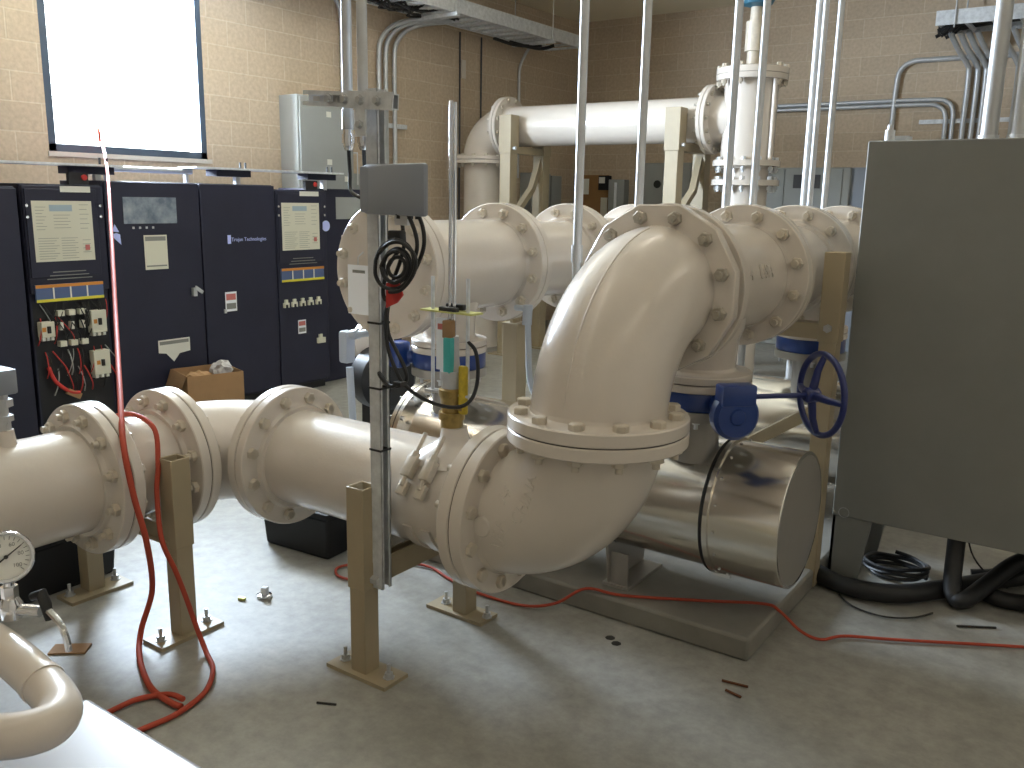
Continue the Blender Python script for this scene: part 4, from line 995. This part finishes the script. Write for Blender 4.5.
# ------------------------------------------------------------------ left wall fittings
t = thing('wall_panel', 'tall grey electrical panel with white stickers on window wall, right of window', 'panel', (-6.5, 6.0, 1.4))
MB().b2((X0+.001, 5.66, 1.30), (-6.36, 6.36, 2.53)).obj('panel_body', 'panel_grey', t, bevel=.008)
MB().b2((-6.36, 5.68, 1.32), (-6.345, 6.34, 2.51)).obj('door', 'panel_grey', t, bevel=.006)
for (y, z) in ((6.03,2.38),(6.24,2.12),(6.03,1.95),(6.25,1.80)): MB().b2((-6.345,y-.03,z-.025),(-6.343,y+.03,z+.025)).obj('sticker','white',t)
MB().tube([(-6.34,6.34,2.05),(-6.32,6.37,2.05),(-6.32,6.37,1.75)], .008, 6).obj('handle', 'conduit', t)
t = thing('wall_box', 'small grey wall box with white plate, right of the tall grey panel', 'box', (-6.55, 6.75, 1.7))
MB().b2((X0+.001, 6.45, 1.45), (-6.45, 6.98, 1.86)).obj('box_body', 'panel_grey', t, bevel=.006)
MB().b2((-6.45, 6.60, 1.62), (-6.445, 6.72, 1.82)).obj('plate', 'white', t)
def wall_conduit(pts, r, lab, grp='conduits on the window wall'):
    o = MB().tube(pts, r, 10, smooth=6).obj('wall_conduit', 'conduit'); return tag(o, lab, 'conduit', grp)
wall_conduit([(-6.55,6.42,1.4),(-6.55,6.42,2.5),(-6.55,6.42,3.1),(-6.55,6.40,3.38),(-6.55,6.25,3.52),(-6.55,5.9,3.58),(-6.55,5.2,3.6)], .022, 'wall conduit bending left at top, beside the tall grey panel')
for k, (y, lab) in enumerate(((6.93,'leftmost wall conduit curving into the cable tray'),(7.03,'middle wall conduit curving into the cable tray'),(7.16,'rightmost wall conduit curving into the cable tray'))):
    wall_conduit([(-6.55,y,1.86),(-6.55,y,2.6),(-6.55,y,3.0),(-6.54,y+.03,3.2),(-6.50,y+.2,3.36),(-6.42,y+.5,3.45),(-6.35,y+.8,3.5)], .024, lab)
wall_conduit([(-6.58,9.47,1.9),(-6.58,9.47,2.8),(-6.58,9.47,3.2),(-6.52,9.48,3.36),(-6.45,9.5,3.47)], .018, 'short wall conduit dropping from tray end near the room corner')
for (y, lab) in ((8.29,'dark thin rod on window wall, left of two above far elbow'),(8.69,'dark thin rod on window wall, right of two above far elbow')):
    o = MB().cyl((-6.585,y,1.2), (-6.585,y,3.47), .010, 8).obj('wall_rod','dark_slot'); tag(o, lab, 'rod', 'rods on the window wall')
o = MB().b2((-6.598,8.33,2.98),(-6.585,8.40,3.18)).obj('wall_plate','sill'); tag(o, 'small pale plate on window wall beside dark rod', 'plate')
o = MB().b2((-6.598,6.5,2.345),(-6.558,7.36,2.39)).obj('wall_strut','galv'); tag(o, 'short steel strut crossing the wall conduits beside the tall panel', 'strut')
t = thing('corner_panel', 'grey electrical panel low on window wall near the room corner', 'panel', (-6.5, 10.0, 1.4))
MB().b2((X0+.001, 9.55, 1.0), (-6.42, 10.0, 1.97)).obj('panel_body','panel_grey',t,bevel=.006); MB().b2((X0+.001, 10.08, 1.2), (-6.45, 10.32, 1.95)).obj('side_box','panel_grey',t,bevel=.006)
# board on end wall
t = thing('notice_board', 'brown wooden board with pinned papers near the room corner', 'board', (-6.3, 10.88, 1.2))
MB().b2((-6.56, 10.855, .95), (-6.05, 10.899, 1.98)).obj('board','wood',t)
MB().b2((-6.50, 10.85, 1.72), (-6.34, 10.855, 1.93)).obj('paper','white',t)
MB().b2((-6.16, 10.80, 1.78), (-5.99, 10.855, 1.97)).obj('telephone','black_plastic',t); MB().b2((-6.15, 10.795, 1.87), (-6.06, 10.80, 1.95)).obj('telephone_label','white',t)
for (x,z) in ((-6.45,1.4),(-6.36,1.32),(-6.40,1.22)): MB().lathe((x,10.85,z),(0,-1,0),[(0,.05),(.06,.05)],12).obj('knob','black_plastic',t)
MB().b2((-6.14, 10.845, 1.25), (-6.04, 10.855, 1.68)).obj('paper','cream_label',t)
t = thing('disconnect_switch', 'small pale grey switch box on end wall left of the wide panel', 'switch', (-5.85, 10.85, 1.6))
MB().b2((-5.98,10.76,1.50),(-5.74,10.899,1.92)).obj('box_body','panel_grey',t,bevel=.006); MB().b2((-5.88,10.74,1.52),(-5.85,10.76,1.88)).obj('lever','paper',t)
t = thing('wall_panel', 'wide grey electrical panel on end wall below the overhead pipe', 'panel', (-5.15, 10.8, 1.1))
MB().b2((-5.50,10.70,1.0),(-4.78,10.899,2.13)).obj('panel_body','panel_grey',t,bevel=.008); MB().b2((-5.49,10.685,1.01),(-4.90,10.70,2.12)).obj('door','panel_grey',t,bevel=.006)
MB().lathe((-5.22,10.685,1.86),(0,-1,0),[(0,.05),(.01,.05)],16).obj('emblem','blackpaint',t)
t = thing('switchgear', 'broad grey switchgear on end wall behind the three clustered conduits', 'cabinet', (-3.4, 10.6, 0))
MB().b2((-4.15,10.35,0),(-2.72,10.899,2.05)).obj('cabinet_body','panel_grey',t,bevel=.01)
for (a,b_) in ((-4.14,-3.45),(-3.44,-2.80)):
    q = MB().b2((a,10.335,.05),(b_,10.35,2.04)).obj('door','panel_grey',t,bevel=.006); MB().b2((a+.1,10.325,1.82),(a+.4,10.335,1.97)).obj('vent','dark_slot',q)
MB().b2((-2.72,10.4,0),(-2.45,10.899,2.05)).obj('side_section','grey_box',t)

# ------------------------------------------------------------------ cable trays
t = thing('cable_tray', 'long ladder cable tray hung under ceiling along the window wall', 'cable tray', (-6.2, 7.4, 3.47))
for x in (-5.95, -6.45):
    b = MB(); b.b2((x-.003,4.6,3.47),(x+.003,9.85,3.61)); s = 1 if x > -6 else -1
    b.b2((x-.03*(1 if s>0 else 0),4.6,3.47),(x+.03*(0 if s>0 else 1),9.85,3.476)); b.b2((x-.03*(1 if s>0 else 0),4.6,3.604),(x+.03*(0 if s>0 else 1),9.85,3.61)); b.obj('side_rail','galv',t)
for k in range(24):
    MB().b2((-6.45,4.7+k*.225,3.478),(-5.95,4.75+k*.225,3.50)).obj('rung','galv',t)
for y in (5.6,7.4,9.2):
    for x in (-5.93,-6.47): MB().cyl((x,y,3.44),(x,y,ZC),.007,8).obj('hanger_rod','conduit',t)
    MB().b2((-6.5,y-.02,3.43),(-5.9,y+.02,3.468)).obj('trapeze','galv',t)
for k in range(4):
    x = -6.42+.055*k
    o = MB().tube([(x,4.6,3.515),(x+.02,6.0,3.52),(x-.01,7.0,3.515),(x+.03,7.5,3.51),(x-.01,7.9,3.50)],.013,6,smooth=4).obj('tray_cable','black_rub')
    tag(o,'black cable lying lengthwise in the long ladder tray','cable','cables in the long ladder tray')
b = MB()
for k in range(14): 
    r1 = random.Random(k); y = 6.75+r1.uniform(-.25,.35); b.tube([(-6.45+r1.uniform(0,.4),y,3.50),(-6.3+r1.uniform(-.1,.2),y+.1,3.44),(-6.3+r1.uniform(-.1,.2),y+.3,3.46)],.012,6,smooth=3)
o = b.obj('cable_bundle','black_rub'); tag(o,'bunch of black cables spilling through the tray rungs near wall conduits','cables')
o = MB().tube([(-6.45,8.75,3.46),(-6.35,9.05,3.42),(-6.2,9.3,3.43),(-6.3,9.5,3.47)],.02,8,smooth=5).tube([(-6.4,9.0,3.45),(-6.25,9.4,3.42),(-6.1,9.5,3.46)],.02,8,smooth=5).obj('cable_bundle','black_rub'); tag(o,'black cables hanging beneath the far end of the ladder tray','cables')

# tray and conduits high on end wall at the right
t = thing('cable_tray', 'short cable tray packed with cables above conduits at upper right', 'cable tray', (-1.6, 10.3, 3.3))
for y in (10.15,10.70): MB().b2((-1.98,y-.004,3.42),(.9,y+.004,3.56)).obj('side_rail','galv',t)
for k in range(12): MB().b2((-1.96+k*.24,10.15,3.425),(-1.92+k*.24,10.70,3.45)).obj('rung','galv',t)
for x in (-1.8,.2): 
    for y in (10.13,10.72): MB().cyl((x,y,3.39),(x,y,ZC),.008,8).obj('hanger_rod','conduit',t)
b = MB()
for k in range(26):
    r1 = random.Random(k+50); y = 10.2+r1.random()*.42
    b.tube([(-1.95+r1.uniform(-.10,.1),y,3.40+r1.uniform(-.05,.06)),(-1.7,y+.03,3.48+r1.uniform(-.02,.04)),(-1.0,y,3.50),(.4,y,3.49)],.018,6,smooth=4)
o = b.obj('cable_bundle','black_rub'); tag(o,'mass of dark cables spilling from the end of upper right tray','cables')
xs = (-1.732,-1.645,-1.565,-1.485,-1.27,-1.16)
nm = ('first wall conduit from left below the upper right cable tray','second wall conduit from left below the upper right cable tray','third wall conduit from left below the upper right cable tray','fourth wall conduit from left below the upper right cable tray','fifth wall conduit, just right of the thick riser','sixth wall conduit, farthest right beneath upper right tray')
for x, lab in zip(xs, nm):
    o = MB().tube([(x,10.84,1.2),(x,10.84,2.4),(x,10.84,3.0),(x-.02,10.80,3.12),(x-.10,10.65,3.26),(x-.16,10.5,3.40)],.027,12,smooth=5).obj('wall_conduit','conduit'); tag(o,lab,'conduit','conduits at upper right')
o = MB().b2((-2.18,10.875,2.53),(-.7,10.899,2.575)).obj('wall_strut','galv'); tag(o,'horizontal steel strut behind the upper right wall conduits','strut')
o = MB().tube([(-2.47,10.86,1.6),(-2.46,10.86,2.4),(-2.45,10.86,2.95),(-2.42,10.86,3.11),(-2.31,10.86,3.19),(-2.1,10.86,3.20),(-1.2,10.905,3.20),(.5,10.905,3.20)],.028,10,smooth=5).obj('wall_conduit','conduit'); tag(o,'conduit on end wall that bends right at top above grey cabinet','conduit')
for k, z in enumerate((2.785,2.735)):
    x = -1.84-k*.07
    o = MB().tube([(-4.4,10.86,z),(-3.0,10.86,z),(x-.25,10.86,z),(x-.08,10.86,z-.03),(x-.01,10.86,z-.12),(x,10.86,z-.35),(x,10.86,1.6)],.024,10,smooth=5).obj('wall_conduit','conduit')
    tag(o,('upper' if k==0 else 'lower')+' of two level conduits on end wall that bend down behind cabinet','conduit')

# ------------------------------------------------------------------ small things on the floor
t = thing('loose_cap', 'silver round cap with square knob lying alone on the floor', 'cap', (-2.80,2.235,0))
MB().lathe((-2.80,2.235,0),(0,0,1),[(0,.03),(.006,.032),(.012,.03),(.016,.018)],20).obj('disc','chrome',t); MB().box((-2.797,2.235,.03),(.026,.026,.03),Matrix.Rotation(.4,3,'Z'),.003).obj('knob','paper',t)
o = MB().box((-3.012,1.519,.004),(.13,.07,.006),Matrix.Rotation(.7,3,'Z')).obj('paper_scrap','card'); tag(o,'brown paper scrap on floor by the lower left pipe','scrap')
o = MB().box((-3.40,1.60,.004),(.10,.055,.004),Matrix.Rotation(.5,3,'Z')).obj('paper_scrap','paper'); tag(o,'white paper scrap on floor beside the black tote at left','scrap')
o = MB().box((-2.85,2.16,.006),(.03,.014,.012),Matrix.Rotation(.3,3,'Z')).obj('wood_chip','lime'); tag(o,'tiny yellow chip on floor between the two stands','chip')
for (x,y,a,lab) in ((-.955,2.764,1.25,'longer rusty rod piece on floor in front of pad corner'),(-.936,2.699,-.3+1.2,'shorter rusty rod piece on floor in front of pad corner')):
    d = V3((math.cos(a-1.1),math.sin(a-1.1),0))*(.045 if 'longer' in lab else .03); p = V3((x,y,.006))
    o = MB().cyl(p-d,p+d,.005,6).obj('rod_piece','rust'); tag(o,lab,'rod')
o = MB().cyl((-2.03,1.815,.004),(-1.97,1.845,.004),.004,6).obj('wood_splinter','blackpaint'); tag(o,'dark splinter on the bare floor in the foreground','splinter')
o = MB().cyl((-.40,3.72,.005),(-.27,3.80,.005),.005,6).obj('steel_pin','blackpaint'); tag(o,'thin dark pin on floor near the right cabinet leg','pin')
for i,(x,y) in enumerate(((-1.47,2.80),(-1.43,2.775))):
    o = MB().lathe((x,y,0),(0,0,1),[(0,.02),(.004,.012),(.006,0)],7,cap=False).obj('dirt_crumb','blackpaint'); tag(o,('left' if i==0 else 'right')+' dark dirt crumb on floor before the pad','dirt')

# ------------------------------------------------------------------ lamps
def lamp(x, y, L, lab):
    t = thing('ceiling_lamp', lab, 'lamp', (x,y,3.86))
    MB().b2((x-.016,y-L/2,3.735),(x+.016,y+L/2,3.80)).obj('housing','sill',t)
    for dx in (-.04,.04): MB().cyl((x+dx,y-L/2+.03,3.745),(x+dx,y+L/2-.03,3.745),.019,12).obj('tube','lamp',t)
    for dy in (-L/2+.2,L/2-.2): MB().cyl((x,y+dy,3.80),(x,y+dy,ZC),.006,6).obj('hanger_rod','conduit',t)
for x, y, lab in ((-5.1,1.2,'ceiling fluorescent lamp nearest the leftmost black cabinet'),(-5.1,4.4,'ceiling fluorescent lamp above the black cabinet row'),(-5.1,6.3,'ceiling fluorescent lamp above the far riser pipe'),
        (-1.9,1.2,'ceiling fluorescent lamp above the foreground floor'),(-1.9,4.6,'ceiling fluorescent lamp above the two steel vessels'),(-1.9,7.0,'ceiling fluorescent lamp toward the tall gate valve'),
        (1.2,1.2,'ceiling fluorescent lamp right of the camera'),(1.2,4.6,'ceiling fluorescent lamp right of the grey cabinet'),(-1.9,-2.2,'added unseen fill lamp behind the camera, left of two'),(1.2,-2.2,'added unseen fill lamp behind the camera, right of two')):  # pair behind the camera is added fill, brightening what the steel reflects
    lamp(x,y,(.7 if x < -5 else 1.2) if y > 6 else 2.4,lab)

def area(name, loc, target, sx, sy, power, col):
    l = bpy.data.lights.new(name,'AREA'); l.shape='RECTANGLE'; l.size=sx; l.size_y=sy; l.energy=power; l.color=col
    o = bpy.data.objects.new(name,l); COL.objects.link(o); o.location=loc
    o.rotation_euler=(V3(target)-V3(loc)).to_track_quat('-Z','Y').to_euler(); return o
area('window_daylight', (X0-.35,(WY0+WY1)/2,(WZ0+WZ1)/2+.05), (0,(WY0+WY1)/2,(WZ0+WZ1)/2+.05), 2.2, 2.4, 2050, (.70,.84,1.))

w = bpy.data.worlds.new('sky'); SC.world = w; w.use_nodes = True
bg = w.node_tree.nodes['Background']; bg.inputs[0].default_value = (.85,.93,1,1); bg.inputs[1].default_value = 5.

# ------------------------------------------------------------------ camera
yaw, pit, rol = R(-34.898), R(11.856), R(1.0708)
f = V3((math.sin(yaw)*math.cos(pit), math.cos(yaw)*math.cos(pit), -math.sin(pit)))
r = V3((math.cos(yaw), -math.sin(yaw), 0)); u = r.cross(f)
r2 = r*math.cos(rol)+u*math.sin(rol); u2 = -r*math.sin(rol)+u*math.cos(rol)
cam = bpy.data.cameras.new('camera'); co = bpy.data.objects.new('camera', cam); COL.objects.link(co)
m = Matrix((r2, u2, -f)).transposed().to_4x4(); m.translation = (0,0,1.65); co.matrix_world = m
cam.sensor_width = 36; cam.lens = 885.3/1024*36; cam.clip_start = .05; cam.clip_end = 60
SC.camera = co
SC.view_settings.view_transform = 'Standard'; SC.view_settings.look = 'None'; SC.view_settings.gamma = 1; SC.view_settings.exposure = .27
SC.view_settings.use_curve_mapping = False
SC.cycles.use_denoising = True; SC.cycles.max_bounces = 8
SC.cycles.sample_clamp_indirect = 6
